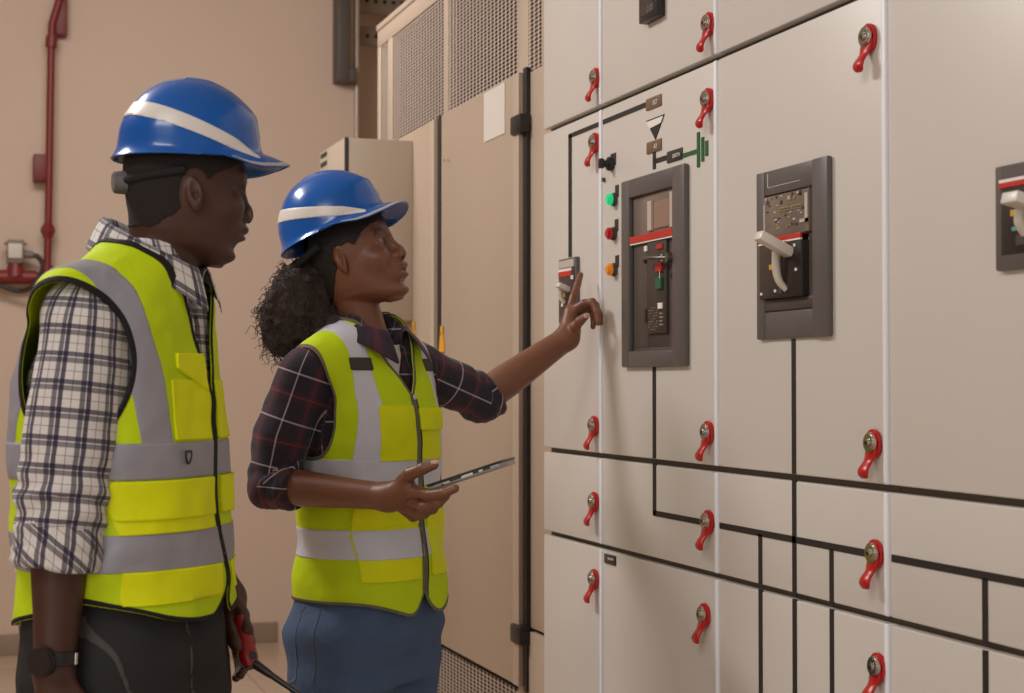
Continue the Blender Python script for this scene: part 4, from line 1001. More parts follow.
# head frame
headM = facing(24, -1); HA = Frame((0, 0, 0), headM).A
earM = at(194, 193, dM - .072)
HM = Frame(earM - np.array([-.006, -.0765, zun(.120)]) @ HA, headM)
neck_a = HM.Wd((-.022, 0, .075)); neck_b = T_(.062, 0, 1.47)
def f_head(P):
    d = head_field(shear(HM.L(P), .11), 0, 0, .004); p = HM.L(P)
    nk = chain(P, [HM.Wd((-.024, 0, .085)), lerp(neck_a, neck_b, .5), neck_b, T_(.04, 0, 1.40)], [.058, .057, .062, .070])
    return smin(d, nk, .022)
V, Fq = nets(f_head, *bb([HM.O + [0, 0, .24], neck_b - [0, 0, .06], HM.Wd((.12, 0, .1)), HM.Wd((-.1, 0, .1)), HM.Wd((0, .09, .1)), HM.Wd((0, -.09, .1))], .015), .0020)
V = relax(V, Fq, 1); C = head_color(shear(HM.L(V), .11), skinM, 0, 1.0, (78, 42, 37))
# short beard shadow and cropped hair line are hair colour, part of the skin map
pl = zwarp(shear(HM.L(V), .11)); y_ = np.abs(pl[:, 1]); st = np.clip((.034 - pl[:, 2]) / .02, 0, 1) * (pl[:, 0] > .02) * .25 + np.exp(-((pl[:, 2] - .0865) / .005) ** 2) * (pl[:, 0] > .088) * (y_ < .022) * .5 * (pl[:, 2] < .093)
C = C * (1 - st[:, None]) + np.array(lin((36, 24, 20))) * st[:, None]
parts_ = [(V, Fq, C)]
# cropped hair: a thin shell over the scalp
hl = np.interp(pl[:, 0], [-.11, -.085, -.06, -.02, .0, .018, .030, .05, .08, .1], [.085, .078, .075, .100, .128, .142, .152, .160, .176, .18]) + .002 * vnoise(pl * 120, 2)
gh = np.minimum(pl[:, 2] - hl, .03 - 0 * y_); ed = ell(np.stack([pl[:, 0], y_, pl[:, 2]], 1), (-.004, .078, .118), (.026, .02, .038)); gh = np.minimum(gh, ed)
Nn = vnormals(V, Fq); v2, t2 = clip_mesh(V + Nn * .0016, tris(Fq), gh)
m_hairM = mat('cropped_hair', (34, 26, 24), .9, noise=.3, nscale=300, bump=.5, bscale=500)
mesh_np('hair', v2, t2, m_hairM, man, thick=.002)
# forearms and hands
def armM(P):
    d = chain(P, [lerp(shR, elR, .3), elR, lerp(elR, wrR, .25), lerp(elR, wrR, .7), wrR], [.05, .047, .0455, .0335, .028])
    return d
xh = nrm(wrR - elR); yh = nrm(np.cross(xh, -Fh)); 
def hand_rel(O, X, Y, Z, sc, curl, mirror=1):
    """relaxed hand: X to the fingers, Y towards the thumb, Z out of the back of the hand"""
    W3 = lambda x, y, z: O + (X * x + Y * y * 1 + Z * z) * sc
    palm = [(W3(0, 0, 0), W3(.085, y * .95, .002), .021 * sc, .0115 * sc) for y in (.027, .009, -.009, -.026)] + [(W3(.01, .012, -.008), W3(.05, .03, -.012), .016 * sc, .014 * sc)]
    J = []
    for y, L_, r in ((.027, .078, .0088), (.009, .086, .0090), (-.009, .079, .0086), (-.026, .064, .0076)):
        a = 0; p = np.array([.088, y, .0]); pts = [p]; 
        for kf, (l, c) in enumerate(zip((.46, .30, .24), curl)):
            a += math.radians(c); p = p + L_ * l * np.array([math.cos(a), 0, -math.sin(a)]); pts.append(p)
        J.append(([W3(*q) for q in pts], [r * sc, r * .95 * sc, r * .86 * sc, r * .72 * sc]))
    J.append(([W3(.018, .024, -.008), W3(.050, .048, -.018), W3(.078, .055, -.026), W3(.100, .056, -.032)], [.0135 * sc, .0115 * sc, .0105 * sc, .0082 * sc]))
    return J, palm
J, palm = hand_rel(wrR + xh * .012, nrm(xh + .12 * Rh), nrm(Rh * .95 - Fh * .3), nrm(-Fh), 1.0, (28, 34, 22))
hf = hand_field(J, palm)
allp = [q for j in J for q in j[0]]
parts_.append(limb(lambda P: smin(armM(P), hf(P), .012), *bb([lerp(shR, elR, .5), elR, wrR] + allp, .065), .003, skinM))
# far hand holding the tool
c0 = at(240, 632, 2.70); hx = nrm(at(243, 660, 2.71) - wrL); 
tool_a = at(243, 634, 2.645); tool_b = at(249, 660, 2.625); tool_c = at(303, 697, 2.58)
ta = nrm(tool_b - tool_a)
def P3(px, py, d): return at(px, py, d)
JL = [([P3(241, 614, 2.67), P3(247, 630, 2.64), P3(250, 643, 2.665), P3(248, 648, 2.68)], [.0115, .0100, .009, .008]),
      ([P3(238, 622, 2.70), P3(245, 640, 2.68), P3(249, 655, 2.69), P3(246, 662, 2.68)], [.0115, .0100, .009, .008]),
      ([P3(236, 628, 2.72), P3(243, 650, 2.71), P3(243, 668, 2.69), P3(240, 675, 2.67)], [.0112, .0098, .009, .008]),
      ([P3(232, 630, 2.74), P3(238, 655, 2.74), P3(240, 672, 2.72), P3(236, 678, 2.70)], [.0105, .009, .008, .0072]),
      ([P3(228, 612, 2.68), P3(230, 630, 2.64), P3(235, 643, 2.62), P3(238, 648, 2.615)], [.014, .012, .0105, .008])]
pL = [(wrL, P3(241, 616, 2.67), .024, .014), (wrL, P3(238, 624, 2.70), .024, .014), (wrL, P3(235, 630, 2.73), .024, .014), (wrL, P3(229, 618, 2.68), .022, .016)]
hfL = hand_field(JL, pL)
parts_.append(limb(lambda P: smin(chain(P, [lerp(shL, elL, .4), elL, lerp(elL, wrL, .3), wrL], [.045, .042, .040, .027]), hfL(P), .012), *bb([lerp(shL, elL, .6), elL, wrL] + [q for j in JL for q in j[0]], .055), .003, skinM))
# hidden trunk and legs of the same body
def trunk(TF, sx=1.0, hip=.88):
    def f(P):
        p = TF.L(P); d = ell(p, (0, 0, 1.2 * hip / .88 + 0), (.095, .14 * sx, .28)); d = smin(d, ell(p, (0, 0, hip), (.09, .135, .12)), .05)
        for s in (1, -1): d = smin(d, chain(p, [(0, s * .08, hip), (0, s * .085, .48), (-.01, s * .085, .10)], [.075, .05, .035]), .03)
        return d
    return f
tb = lambda TF: (TF.O + [-.24, -.24, .04], TF.O + [.24, .24, 1.50])
parts_.append(limb(trunk(TF), *tb(TF), .012, skinM))
HMe = Frame(HM.O - .0028 * HM.A[0], headM); parts_ += eyeballs(HMe)
V, Fq, C = merge(parts_); mesh_np('body', V, Fq, skin_mat('dark_skin'), man, col=C)
collar(sM, T_(.060, 0, 1.480), TF.A[0], TF.A[1], np.array([0, 0, 1.]), .072, .070, .040, .046, m_plM, tipflare=-.004, spread=1.35)
# hat
hx_ = facing(22, 0)
hatM = Frame(at(187.5, 163, dM), facing(24, -2))
m_blue = mat('glossy_blue_shell', (0, 86, 170), .22, spec=.45, coat=.25)
hard_hat(man, hatM, m_blue, .962)
# vest
vz = [.90, 1.0, 1.1, 1.2, 1.3, 1.37, 1.425, 1.47, 1.515]
vest_tab = (vz, [.200, .197, .192, .190, .190, .192, .170, .110, .075], [.164, .163, .161, .159, .146, .124, .104, .082, .066], [.146, .146, .145, .145, .144, .136, .118, .098, .07], [.016, .010, .004, .0, .002, .014, .032, .050, .062])
vsh = [((.045, s * .05, 1.464), (.000, s * .176, 1.416), .054, .058) for s in (1, -1)]
def gM(p):
    x, y, z = p[:, 0], p[:, 1], p[:, 2]; ay = np.abs(y)
    e = np.sqrt(((x - .002) / .088) ** 2 + ((z - 1.328) / .117) ** 2); ga = np.where(ay > .105, (e - 1) * .09, .05)
    yv = np.interp(z, [1.285, 1.40, 1.52], [.0015, .046, .088]); gv = np.where(x > .0, ay - yv, .05)
    gn = np.where(z > 1.44, np.sqrt((x - .058) ** 2 + y * y) - .098, .05)
    zh = .944 + .042 * np.clip(ay / .2, 0, 1) ** 4 * (1 - .0 * x) + np.where(x > 0, .05 * np.clip(1 - ay / .045, 0, 1) ** 2, 0) - np.where(x < 0, .012, 0)
    return np.minimum.reduce([ga, gv, gn, (z - zh) * .95, 1.6 - z])
m_yel = cloth('hi_vis_yellow', (196, 220, 22), .7, 22, .5, dist=.007); m_yel2 = cloth('hi_vis_bright', (226, 232, 16), .6, 18, .5, dist=.008)
m_trimM = cloth('black_piping', (34, 31, 32), .7, 80, .1); m_tape2 = cloth('silver_tape', (150, 148, 156), .42, 22, .35, spec=.5, dist=.006)
lo, hi = bb([T_(0, 0, .90), T_(0, 0, 1.56), T_(.17, .22, 1), T_(-.17, -.22, 1), T_(.17, -.22, 1), T_(-.17, .22, 1)], .05)
VM = Vest(man, TF, vest_tab, vsh, (lo, hi), gM, m_yel, m_trimM, m_tape2, seed=21, fold=.0062)
band = lambda z0, z1: (lambda p: np.minimum(p[:, 2] - z0, z1 - p[:, 2]))
VM.patch('reflective_tape', band(1.158, 1.212), .0012, m_tape2); VM.patch('reflective_tape', band(1.026, 1.080), .0012, m_tape2)
for s in (-1, 1):
    def vt(p, s=s):
        c = np.interp(p[:, 2], [1.2, 1.33, 1.40, 1.46], [.136, .152, .172, .176]); return np.minimum(np.minimum(.023 - np.abs(p[:, 1] * s - c), p[:, 2] - 1.21), .05)
    VM.patch('reflective_tape', vt, .0010, m_tape2)
VM.pad('pocket', rect(-.110, -.018, 1.215, 1.305), .003, m_yel2); VM.pad('pocket_flap', lambda p: np.minimum(rect(-.095, -.022, 1.285, 1.345)(p), p[:, 2] - 1.310 + (p[:, 1] + .07) * .45), .006, m_yel2)
VM.pad('pocket', rect(-.186, -.020, 1.080, 1.155), .003, m_yel2); VM.pad('pocket_flap', rect(-.188, -.016, 1.100, 1.157), .006, m_yel2)
VM.pad('pocket', rect(-.184, -.024, .978, 1.026), .004, m_yel2)
VM.pad('pocket', rect(.020, .175, .975, 1.026), .004, m_yel2); VM.pad('pocket_flap', rect(.016, .178, 1.100, 1.157), .006, m_yel2); VM.pad('pocket', rect(.012, .088, 1.215, 1.305), .0045, m_yel2)
# D ring on the chest
b = B(); c = T_(.1475, -.088, 1.198); ex = -TF.A[1]; 
pts = [c + ex * .011 * math.cos(t) + np.array([0, 0, 1.]) * (.015 * math.sin(t) - .003) for t in np.linspace(pi, 2 * pi, 12)] + [c + ex * .011]; pts = [c - ex * .011] + pts
b.tube(pts + [c - ex * .011], .0019, 8); b.build('d_ring', m_black, VM.obj, smooth=60)
# trousers, boots
m_trM = cloth('black_trousers', (48, 46, 47), .8, 30, .35)
legsM = [([(.0, s * .085, .86), (.02, s * .10, .50), (-.01, s * .105, .12)], [.105, .078, .062]) for s in (1, -1)]
lo, hi = TF.O + [-.3, -.3, .09], TF.O + [.3, .3, 1.02]
tr, V, Fq = trousers(man, TF, ([.80, .86, .92, .98, 1.0], [.17, .185, .182, .172, .17], [.145, .152, .150, .140, .135], [.140, .145, .138, .135, .130], [.018, .014, .01, .004, 0]), legsM, m_trM, (lo, hi), 31, fold=.006)
Nn = vnormals(V, Fq); T2 = tris(Fq)
for (y0, z0, z1, s) in ((-.150, .80, .965, 1), (-.06, .78, .965, 1)):
    def seam(p): 
        c = y0 - .03 * np.sin((p[:, 2] - z0) * 12); return np.minimum.reduce([.0022 - np.abs(p[:, 1] - c), p[:, 0], p[:, 2] - z0, z1 - p[:, 2]])
    v2, t2 = clip_mesh(V + Nn * .0012, T2, seam(TF.L(V)))
    if len(t2): mesh_np('pocket_seam', v2, t2, cloth('seam_grey', (78, 74, 72), .7), tr, thick=.001)
for s in (1, -1): boot(man, TF, -.01, s * .105, mat('boot_leather', (52, 40, 32), .6))
# watch
wc = lerp(elR, wrR, .94); ax = nrm(wrR - elR)
b = B(); e1 = nrm(np.cross(ax, Fh)); e2 = np.cross(ax, e1); ring = []
t = bmesh.new(); rr = []
for k in range(28):
    a = k * 2 * pi / 28; dr = e1 * math.cos(a) + e2 * math.sin(a)
    rr.append([t.verts.new(Vector((wc + dr * r + ax * w).tolist())) for r, w in ((.0305, -.010), (.0335, -.009), (.0335, .009), (.0305, .010))])
for k in range(28):
    for q in range(4): t.faces.new((rr[k][q], rr[(k + 1) % 28][q], rr[(k + 1) % 28][(q + 1) % 4], rr[k][(q + 1) % 4]))
bmesh.ops.recalc_face_normals(t, faces=t.faces); b.add(t); strap = b.build('watch_strap', m_black, man, smooth=50)
wd3 = nrm(-Fh - .0 * Rh + .25 * Rh * -1); f0 = wc + wd3 * .029
b = B(); b.cyl(f0, f0 + wd3 * .013, .0215, .0205, 32, .002); b.build('watch_case', mat('gunmetal', (60, 54, 54), .35, metal=.6), strap, smooth=40)
b = B(); b.cyl(f0 + wd3 * .0128, f0 + wd3 * .0138, .0180, .0180, 32); b.build('watch_dial', mat('watch_glass', (44, 38, 38), .12), strap, smooth=40)
b = B(); q = wc + Rh * .0325 - Fh * .008; b.cyl(q - ax * .008, q + ax * .008, .003, seg=10); b.build('buckle', m_chrome, strap, smooth=40)
# the tool in the far hand
tool = thing('test_probe', tool_a, 'red handheld tool with a long black rod held low beside dark trousers', 'tool')
b = B(); b.tube([tool_a - ta * .03, tool_a - ta * .02, tool_a, lerp(tool_a, tool_b, .5), tool_b, tool_b + ta * .012], [.010, .0130, .0150, .0150, .0155, .010], 16); b.build('grip', mat('tool_red', (150, 28, 26), .35), tool, smooth=50)
b = B(); b.tube([tool_b - ta * .014, tool_b - ta * .008, tool_b + ta * .006, tool_b + ta * .014], [.010, .0125, .0120, .009], 14); b.build('collar', m_black, tool, smooth=50)
b = B(); tc_ = nrm(tool_c - tool_b); b.tube([tool_b, tool_b + tc_ * .04, tool_b + tc_ * .05, tool_c + tc_ * .03], [.0085, .0065, .0052, .0032], 12); b.build('rod', m_black, tool, smooth=50)
b = B(); q = lerp(tool_a, tool_b, .75) + Rh * .012 - Fh * .014; b.cyl(q, q - Fh * .006, .006, seg=12); b.build('switch', m_black, tool, smooth=40)
# ================================================================== the woman pointing at the panel
dW = 3.35
oW = at(365, 470, dW); oW[2] = 0
wom = thing('person', oW, 'person in dark red plaid shirt, yellow vest and blue hard hat, pointing at the panel', 'person')
TW = Frame(oW, facing(-33)); T_ = lambda x, y, z: TW.Wd((x, y, z))
skinW = (122, 78, 56)
zs_ = [.78, .86, .93, 1.0, 1.08, 1.16, 1.24, 1.31, 1.36, 1.40, 1.44]
shirt_tab = (zs_, [.155, .158, .150, .140, .138, .145, .152, .150, .125, .080, .050], [.10, .104, .102, .102, .106, .112, .112, .098, .078, .060, .046], [.12, .118, .108, .102, .10, .104, .108, .102, .09, .07, .05], [.008, .008, .006, .004, 0, 0, -.004, -.008, -.008, -.004, .004])
shw = [((.004, s * .045, 1.375), (-.004, s * .135, 1.335), .046, .046) for s in (1, -1)]
shR = at(303, 374, 3.22); elR = at(270, 485, 3.21); wrR = at(388, 497, 3.10)
shL = at(412, 366, 3.47); elL = at(482, 398, 3.56); wrL = at(567, 338, 3.62)
cuffR = lerp(elR, wrR, .225); cuffL = lerp(elL, wrL, .12)
aR = dict(pts=[shR, lerp(shR, elR, .55) + Rh * -.006, elR, cuffR], rad=[.052, .058, .044, .040], f0=.14, cuff=.042, ur=.056)
aR['uv'] = lambda P: bone_uv(P, aR['pts'], -1, -Fh)
aL = dict(pts=[shL, lerp(shL, elL, .5), elL, cuffL], rad=[.052, .052, .049, .047], f0=.10, cuff=.035, ur=.052)
aL['uv'] = lambda P: bone_uv(P, aL['pts'], 1, -Fh)
m_plW = plaid('dark_red_plaid', 'dark')
lo, hi = bb([T_(0, 0, .80), T_(0, 0, 1.46), shR, shL, elR, elL, cuffR, cuffL, T_(.12, .17, 1), T_(-.12, -.17, 1), T_(.12, -.17, 1), T_(-.12, .17, 1)], .08)
lo[2] = .80
sW = shirt(wom, TW, shirt_tab, shw, [aR, aL], m_plW, 13, (lo, hi), fold=.003, vcut=([1.30, 1.36, 1.42], [0, .030, .055]))
headW = facing(-13, 17); HA = Frame((0, 0, 0), headW).A
earW = at(340, 260, dW - .07)
HW = Frame(earW - np.array([-.006, -.0735, zun(.120)]) * .98 @ HA, headW)
neck_a = HW.Wd((-.020, 0, .07)); neck_b = T_(.004, 0, 1.39)
def f_headw(P):
    q = HW.L(P) / .98; d = head_field(q, 1.0, .0050, .0) * .98
    nk = chain(P, [HW.Wd((-.022, 0, .085)), lerp(neck_a, neck_b, .5), neck_b, T_(-.01, 0, 1.33)], [.048, .044, .046, .055])
    return smin(d, nk, .020)
V, Fq = nets(f_headw, *bb([HW.O + [0, 0, .24], neck_b - [0, 0, .10], HW.Wd((.12, 0, .1)), HW.Wd((-.1, 0, .1)), HW.Wd((0, .09, .1)), HW.Wd((0, -.09, .1)), T_(.09, 0, 1.33)], .015), .0020)
V = relax(V, Fq, 1); C = head_color(HW.L(V) / .98, skinW, 1, .9, (128, 66, 58)); pl = zwarp(HW.L(V) / .98); y_ = np.abs(pl[:, 1])
# teeth in the parted mouth
tm = (pl[:, 0] > .070) & (pl[:, 0] < .0950) & (np.abs(pl[:, 2] - .0765) < .0026) & (y_ < .018); C[tm] = lin((190, 176, 162))
parts_ = [(V, Fq, C)] + eyeballs(HW)
hl = np.interp(pl[:, 0], [-.11, -.085, -.06, -.02, .0, .018, .030, .05, .08, .1], [.05, .040, .052, .108, .146, .148, .138, .160, .176, .18]) + .003 * vnoise(pl * 90, 2)
gh = pl[:, 2] - hl; ed = ell(np.stack([pl[:, 0], y_, pl[:, 2]], 1), (-.004, .078, .120), (.019, .02, .030)); gh = np.minimum(gh, ed)
Nn = vnormals(V, Fq); v2, t2 = clip_mesh(V + Nn * .0035, tris(Fq), gh)
m_hairW = mat('dark_brown_hair', (30, 21, 19), .75, noise=.35, nscale=220, bump=.8, bscale=260)
hair = mesh_np('hair', v2, t2, m_hairW, wom, thick=.004)
# curly ponytail: lumpy mass and loose curls
def pony(P):
    c = at(297, 300, 3.36); d = ell(P, at(306, 288, 3.36), (.060, .060, .050)); d = smin(d, ell(P, at(292, 312, 3.36), (.062, .065, .062)), .03); d = smin(d, ell(P, at(285, 335, 3.36), (.045, .05, .045)), .03)
    d = smin(d, ell(P, at(320, 325, 3.34), (.035, .045, .055)), .03); d = smin(d, cap(P, at(318, 268, 3.36), at(306, 285, 3.36), .035, .045), .03)
    return d + .007 * vnoise(P * 55, 41) + .0045 * vnoise(P * 130, 42)
V, Fq = nets(pony, *bb([at(262, 258, 3.36), at(335, 362, 3.36), at(300, 300, 3.25), at(300, 300, 3.47)], .03), .0035)
NV = vnormals(V, Fq)
pt = mesh_np('ponytail', V, Fq, mat('ponytail_hair', (52, 39, 33), .85, noise=.45, nscale=260, bump=1, bscale=300), hair)
b = B(); R_ = np.random.RandomState(5)
for i in R_.choice(len(V), 620, replace=False):
    p = V[i] - NV[i] * .004; n = nrm(NV[i] * .7 + R_.randn(3) * .5 + np.array([0, 0, -.35])); e1 = nrm(np.cross(n, R_.randn(3))); e2 = np.cross(n, e1); L_ = .018 + .018 * R_.rand(); rr = .003 + .003 * R_.rand(); ph = R_.rand() * 6
    pts = [p + n * L_ * t + (e1 * math.cos(ph + t * 11) + e2 * math.sin(ph + t * 11)) * rr + np.array([0, 0, -.010]) * t * t for t in np.linspace(0, 1, 10)]
    b.tube(pts, [.0011 * (1 - .6 * t) for t in np.linspace(0, 1, 10)], 4, cap=False)
o = b.build('loose_curls', mat('ponytail_hair', ()), hair, smooth=80); o['kind'] = 'stuff'
# arms and hands
palmc = lambda V, C: C
# (a) near hand under the tablet
q = lambda px, py, d: at(px, py, d)
J1 = [([q(405, 480, 3.075), q(410, 474, 3.05), q(423, 468.5, 3.035), q(434, 465, 3.03)], [.0150, .0125, .0110, .0088]),
      ([q(414, 491, 3.06), q(430, 495, 3.03), q(444, 493, 3.01), q(455, 488.5, 3.005)], [.0120, .0105, .0098, .0082]),
      ([q(410, 499, 3.09), q(424, 507, 3.05), q(438, 503, 3.03), q(446, 496, 3.04)], [.0122, .0108, .0098, .0082]),
      ([q(405, 505, 3.11), q(419, 514, 3.08), q(433, 509, 3.06), q(440, 500, 3.07)], [.0118, .0104, .0092, .0080]),
      ([q(401, 507, 3.13), q(413, 517, 3.11), q(425, 514, 3.10), q(433, 506, 3.11)], [.0108, .0094, .0084, .0074])]
pm1 = [(wrR, q(412, 491, 3.065), .022, .0145), (wrR, q(409, 498, 3.09), .021, .015), (wrR, q(405, 504, 3.11), .021, .0145), (wrR, q(405, 483, 3.075), .021, .0165)]
h1 = hand_field(J1, pm1, .005)
foreR = lambda P: chain(P, [lerp(shR, elR, .5), elR, lerp(elR, wrR, .3), lerp(elR, wrR, .7), wrR], [.036, .036, .0355, .0285, .0255])
parts_.append(limb(lambda P: smin(foreR(P), h1(P), .012), *bb([lerp(shR, elR, .6), elR, wrR] + [x for j in J1 for x in j[0]], .05), .0026, skinW))
# (b) far hand pointing at the panel
J2 = [([q(569.5, 311, 3.64), q(573.5, 297, 3.655), q(577.5, 284.5, 3.675), q(580.5, 275, 3.69)], [.0098, .0088, .0080, .0068]),
      ([q(574, 310, 3.635), q(584, 303.5, 3.625), q(592.5, 302, 3.615), q(597, 312, 3.605), q(598.5, 323, 3.60)], [.0102, .0092, .0086, .0080, .0066]),
      ([q(577, 314, 3.655), q(587, 306, 3.645), q(595.5, 305, 3.633), q(599.5, 314, 3.620), q(600.5, 323, 3.618)], [.0098, .0090, .0084, .0076, .0064]),
      ([q(578, 320, 3.67), q(586, 313, 3.663), q(592, 313, 3.650), q(594, 320, 3.640), q(593, 327, 3.635)], [.0090, .0080, .0074, .0068, .0058]),
      ([q(571, 334, 3.615), q(575, 327, 3.60), q(580, 321, 3.59), q(585.5, 316.5, 3.585)], [.0150, .0120, .0100, .0082])]
pm2 = [(wrL, q(569.5, 312, 3.64), .0215, .0125), (wrL, q(574, 312, 3.64), .021, .0125), (wrL, q(577, 316, 3.655), .020, .0120), (wrL, q(577, 322, 3.665), .020, .0120), (wrL, q(572, 330, 3.62), .018, .0145)]
h2 = hand_field(J2, pm2, .0045)
foreL = lambda P: chain(P, [lerp(shL, elL, .6), elL, lerp(elL, wrL, .3), lerp(elL, wrL, .7), wrL], [.038, .038, .0375, .031, .0260])
Nl = nrm(J2[4][0][3] - J2[4][0][2]); t2n = J2[4][0][3]; t1n = J1[0][0][3]
parts_.append(limb(lambda P: smin(foreL(P), h2(P), .010), *bb([lerp(shL, elL, .7), elL, wrL] + [x for j in J2 for x in j[0]], .05), .0024, skinW))
for (c, dirn, up_) in ((t2n, nrm(Rh * .8 + [0, 0, .5]), nrm(-Fh + Rh * .3 + [0, 0, .2])), (t1n, nrm(Rh * .9 + [0, 0, .3]), nrm(-Fh * .6 + [0, 0, .9]))):
    s_ = nrm(np.cross(up_, dirn)); A = np.stack([dirn, s_, up_]); Pn = []; 
    v, f = nets(lambda P: ell(P, c + up_ * .0058 + dirn * .001, (.0075, .0058, .0026), A), c - .014, c + .014, .0012)
    parts_.append((v, f, np.tile(lin((206, 160, 140)), (len(v), 1))))
parts_.append(limb(trunk(TW, .85, .82), *tb(TW), .012, skinW))
V, Fq, C = merge(parts_); mesh_np('body', V, Fq, skin_mat('brown_skin', .42, .45), wom, col=C)
# white tee under the open collar
def fte(P):
    p = TW.L(P); return smin(loft(p, *[sm_table(*shirt_tab)[i] for i in (0, 1, 2, 3)], 2.3, sm_table(*shirt_tab)[4]) + .006, cap(p, (.01, 0, 1.36), (.012, 0, 1.395), .062, .058), .02)
V, Fq = nets(fte, T_(0, 0, 1.20) - .17, T_(0, 0, 1.38) + np.array([.17, .17, .05]), .005); V = relax(V, Fq, 1); p = TW.L(V)
V, T2 = clip_mesh(V, tris(Fq), np.minimum.reduce([1.395 - p[:, 0] * .25 - p[:, 2], p[:, 2] - 1.23, .075 - np.abs(p[:, 1])]))
mesh_np('undershirt', V, T2, cloth('white_cotton', (214, 206, 200), .85, 60, .2), wom, thick=.002)
collar(sW, T_(.006, 0, 1.392), TW.A[0], TW.A[1], np.array([0, 0, 1.]), .072, .066, .022, .034, m_plW, gap=24, tipflare=.020, tiplong=.050, spread=2.1)
b = B(); c = T_(.128, -.004, 1.272); b.cyl(c, c + TW.A[0] * .004, .0055, .005, 16, .001); b.build('shirt_button', mat('button', (206, 196, 186), .3), sW, smooth=40)
# hat, tilted back
fh = facing(-11, 21)
hatW = Frame(at(335.5, 236, dW), fh)
hard_hat(wom, hatW, m_blue, .982, mat('knob_dark', (46, 42, 42), .5))
# vest
vz = [.80, .86, .93, 1.0, 1.08, 1.16, 1.24, 1.31, 1.36, 1.40, 1.44]
vest_tab = (vz, [.168, .166, .160, .156, .154, .158, .162, .162, .140, .090, .062], [.138, .136, .132, .130, .132, .138, .138, .118, .090, .070, .058], [.160, .156, .146, .134, .124, .122, .124, .118, .104, .082, .06], [.026, .022, .018, .012, .006, 0, -.004, -.008, -.008, -.004, .004])
vsh = [((.004, s * .045, 1.382), (.0, s * .140, 1.340), .052, .054) for s in (1, -1)]
def gW(p):
    x, y, z = p[:, 0], p[:, 1], p[:, 2]; ay = np.abs(y)
    e = (np.abs((x + .012) / .060) ** 2.7 + np.abs((z - 1.262) / .108) ** 2.7) ** (1 / 2.7); ga = np.where(ay > .088, (e - 1) * .085, .05)
    yv = np.interp(z, [1.278, 1.36, 1.44], [.0015, .052, .082]); gv = np.where(x > .0, ay - yv, .05)
    gn = np.where(z > 1.34, np.sqrt((x - .012) ** 2 + y * y) - .080, .05)
    zh = .850 - .018 * np.cos(np.clip(y / .165, -1, 1) * pi) * (x > 0) + .018 * (x <= 0) + np.where(x > 0, .055 * np.clip(1 - ay / .055, 0, 1) ** 2, .0)
    return np.minimum.reduce([ga, gv, gn, (z - zh) * .95])
lo, hi = bb([T_(0, 0, .80), T_(0, 0, 1.44), T_(.14, .19, 1), T_(-.14, -.19, 1), T_(.14, -.19, 1), T_(-.14, .19, 1)], .05)
m_oliv = cloth('olive_piping', (112, 106, 88), .7, 80, .1); m_tapeW = cloth('pale_silver_tape', (206, 206, 216), .42, 26, .4, spec=.5, dist=.006)
VW = Vest(wom, TW, vest_tab, vsh, (lo, hi), gW, m_yel, m_oliv, m_tapeW, seed=51, fold=.0055, tw=.0055)
VW.patch('reflective_tape', band(1.095, 1.150), .0012, m_tapeW); VW.patch('reflective_tape', band(.955, 1.012), .0012, m_tapeW)
for s in (-1, 1):
    def vt(p, s=s):
        c = np.interp(p[:, 2], [1.15, 1.25, 1.34, 1.40], [.116, .112, .112, .110]); return np.minimum(np.minimum(.0225 - np.abs(p[:, 1] * s - c), p[:, 2] - 1.148), .05)
    VW.patch('reflective_tape', vt, .0010, m_tapeW)
    def pd(p, s=s):
        c = np.interp(p[:, 2], [1.15, 1.25, 1.34, 1.40], [.116, .112, .112, .110]); return np.minimum(np.minimum(.027 - np.abs(p[:, 1] * s - c), .0125 - np.abs(p[:, 2] - 1.338)), p[:, 0])
    VW.pad('tab_patch', pd, .003, cloth('dark_tab', (74, 66, 62), .7))
VW.pad('pocket', rect(-.100, -.008, 1.146, 1.255), .003, m_yel2)
VW.pad('pocket', rect(.012, .085, 1.146, 1.235), .003, m_yel2); VW.pad('pocket_flap', rect(.008, .088, 1.205, 1.250), .009, m_yel2)
VW.pad('pocket', rect(-.142, -.016, .912, 1.045), .004, m_yel2); VW.patch('reflective_tape', lambda p: np.minimum(rect(-.141, -.017, .955, 1.012)(p), band(.955, 1.012)(p)), .0048, m_tapeW)
VW.pad('pocket_flap', rect(-.145, -.014, 1.020, 1.055), .0065, m_yel2); VW.pad('pocket', rect(.022, .13, .915, 1.06), .004, m_yel2)
VW.patch('zip', lambda p: np.minimum(np.minimum(.0035 - np.abs(p[:, 1] - .0085), p[:, 0]), 1.275 - p[:, 2]), .0014, cloth('zip_dark', (60, 56, 50), .5))
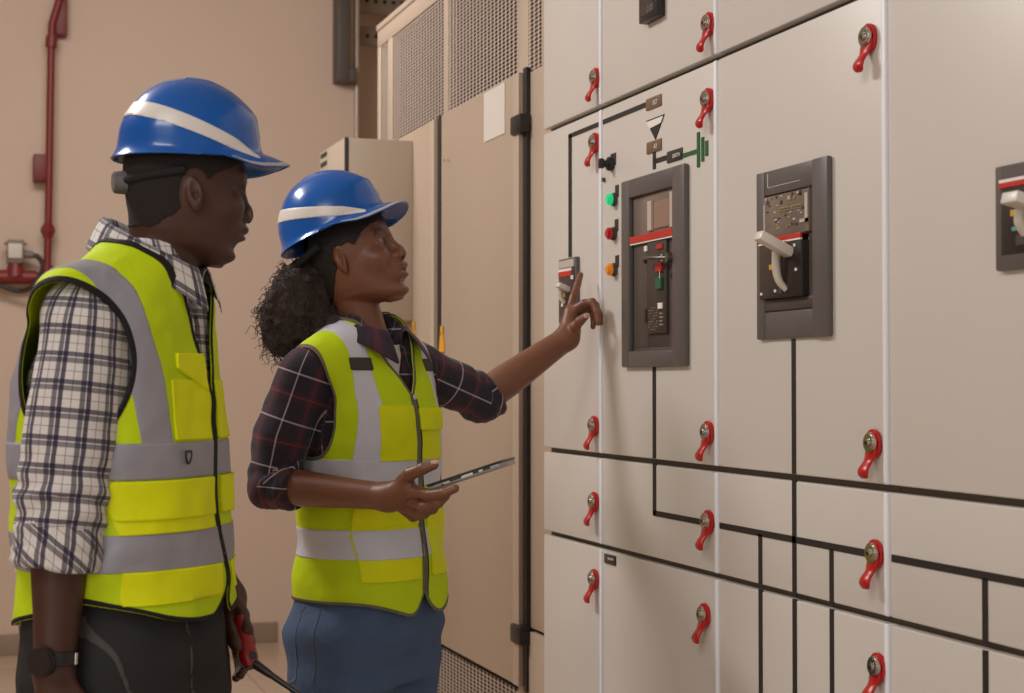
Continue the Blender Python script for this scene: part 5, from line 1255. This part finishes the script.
# jeans and boots
m_jean = cloth('blue_denim', (78, 96, 126), .85, 60, .4, noise=.12)
legsW = [([(.0, s * .080, .78), (.01, s * .088, .46), (-.01, s * .09, .10)], [.108, .078, .060]) for s in (1, -1)]
lo, hi = TW.O + [-.28, -.28, .07], TW.O + [.28, .28, .93]
tr, V, Fq = trousers(wom, TW, ([.70, .80, .86, .92], [.150, .166, .160, .150], [.100, .120, .120, .115], [.120, .148, .135, .120], [.010, .012, .016, .016]), legsW, m_jean, (lo, hi), 61, h=.006, fold=.0048)
Nn = vnormals(V, Fq); T2 = tris(Fq)
st_m = cloth('denim_stitch', (96, 102, 120), .8)
side = lambda p: np.minimum.reduce([.0016 - np.abs(p[:, 0] - .02), -p[:, 1], .87 - p[:, 2]])
v2, t2 = clip_mesh(V + Nn * .001, T2, side(TW.L(V)))
if len(t2): mesh_np('side_seam', v2, t2, st_m, tr, thick=.001)
def pk(p):
    u = (p[:, 0] + .075) / .048; v_ = (p[:, 2] - .775) / .075; q_ = np.maximum(np.abs(u), np.where(v_ < 0, np.abs(v_) + .25 * np.abs(u), -v_)); return np.minimum.reduce([.045 - np.abs(q_ - 1), -p[:, 1], .86 - p[:, 2]]) * .05
v2, t2 = clip_mesh(V + Nn * .001, T2, pk(TW.L(V)))
if len(t2): mesh_np('pocket_stitching', v2, t2, st_m, tr, thick=.001)
for s in (1, -1): boot(wom, TW, -.01, s * .09, mat('boot_leather', ()))
# tablet
A0 = at(428, 488.5, 3.035); A1 = at(500.5, 464.5, 3.02); ex = nrm(A1 - A0); ey = nrm(np.cross([0, 0, 1.], ex)); ey = nrm(ey + np.array([0, 0, -.015])); ez = nrm(np.cross(ex, ey)); L_ = float(np.linalg.norm(A1 - A0))
tab = thing('tablet', A0, 'black and silver tablet held out edge-on in one hand in front of the yellow vest', 'tablet')
def slab(nm, x0, x1, y0, y1, z0, z1, m, par, bev=.002):
    b = B(); b.box((x0, y0, z0), (x1, y1, z1), bev); Mx = Matrix((ex, ey, ez)).transposed().to_4x4(); Mx.translation = Vector(A0.tolist()); b.bm.transform(Mx); return b.build(nm, m, par, smooth=40)
slab('case', 0, L_, 0, .235, -.0065, .0035, mat('tablet_silver', (150, 142, 138), .3, metal=.5, noise=.35, nscale=60), tab, .003)
slab('glass', -.001, L_ + .001, -.001, .236, .0030, .0075, mat('tablet_glass', (26, 24, 26), .4), tab, .0015)
for x0, x1 in ((.30, .46), (.62, .70), (.76, .86)): slab('worn_mark', L_ * x0, L_ * x1, -.0012, .001, -.001, .0032, mat('worn_dark', (52, 48, 46), .5), tab, .0004)
slab('button', L_ * .18, L_ * .21, -.0015, .001, -.003, .0, m_black, tab, .0004)
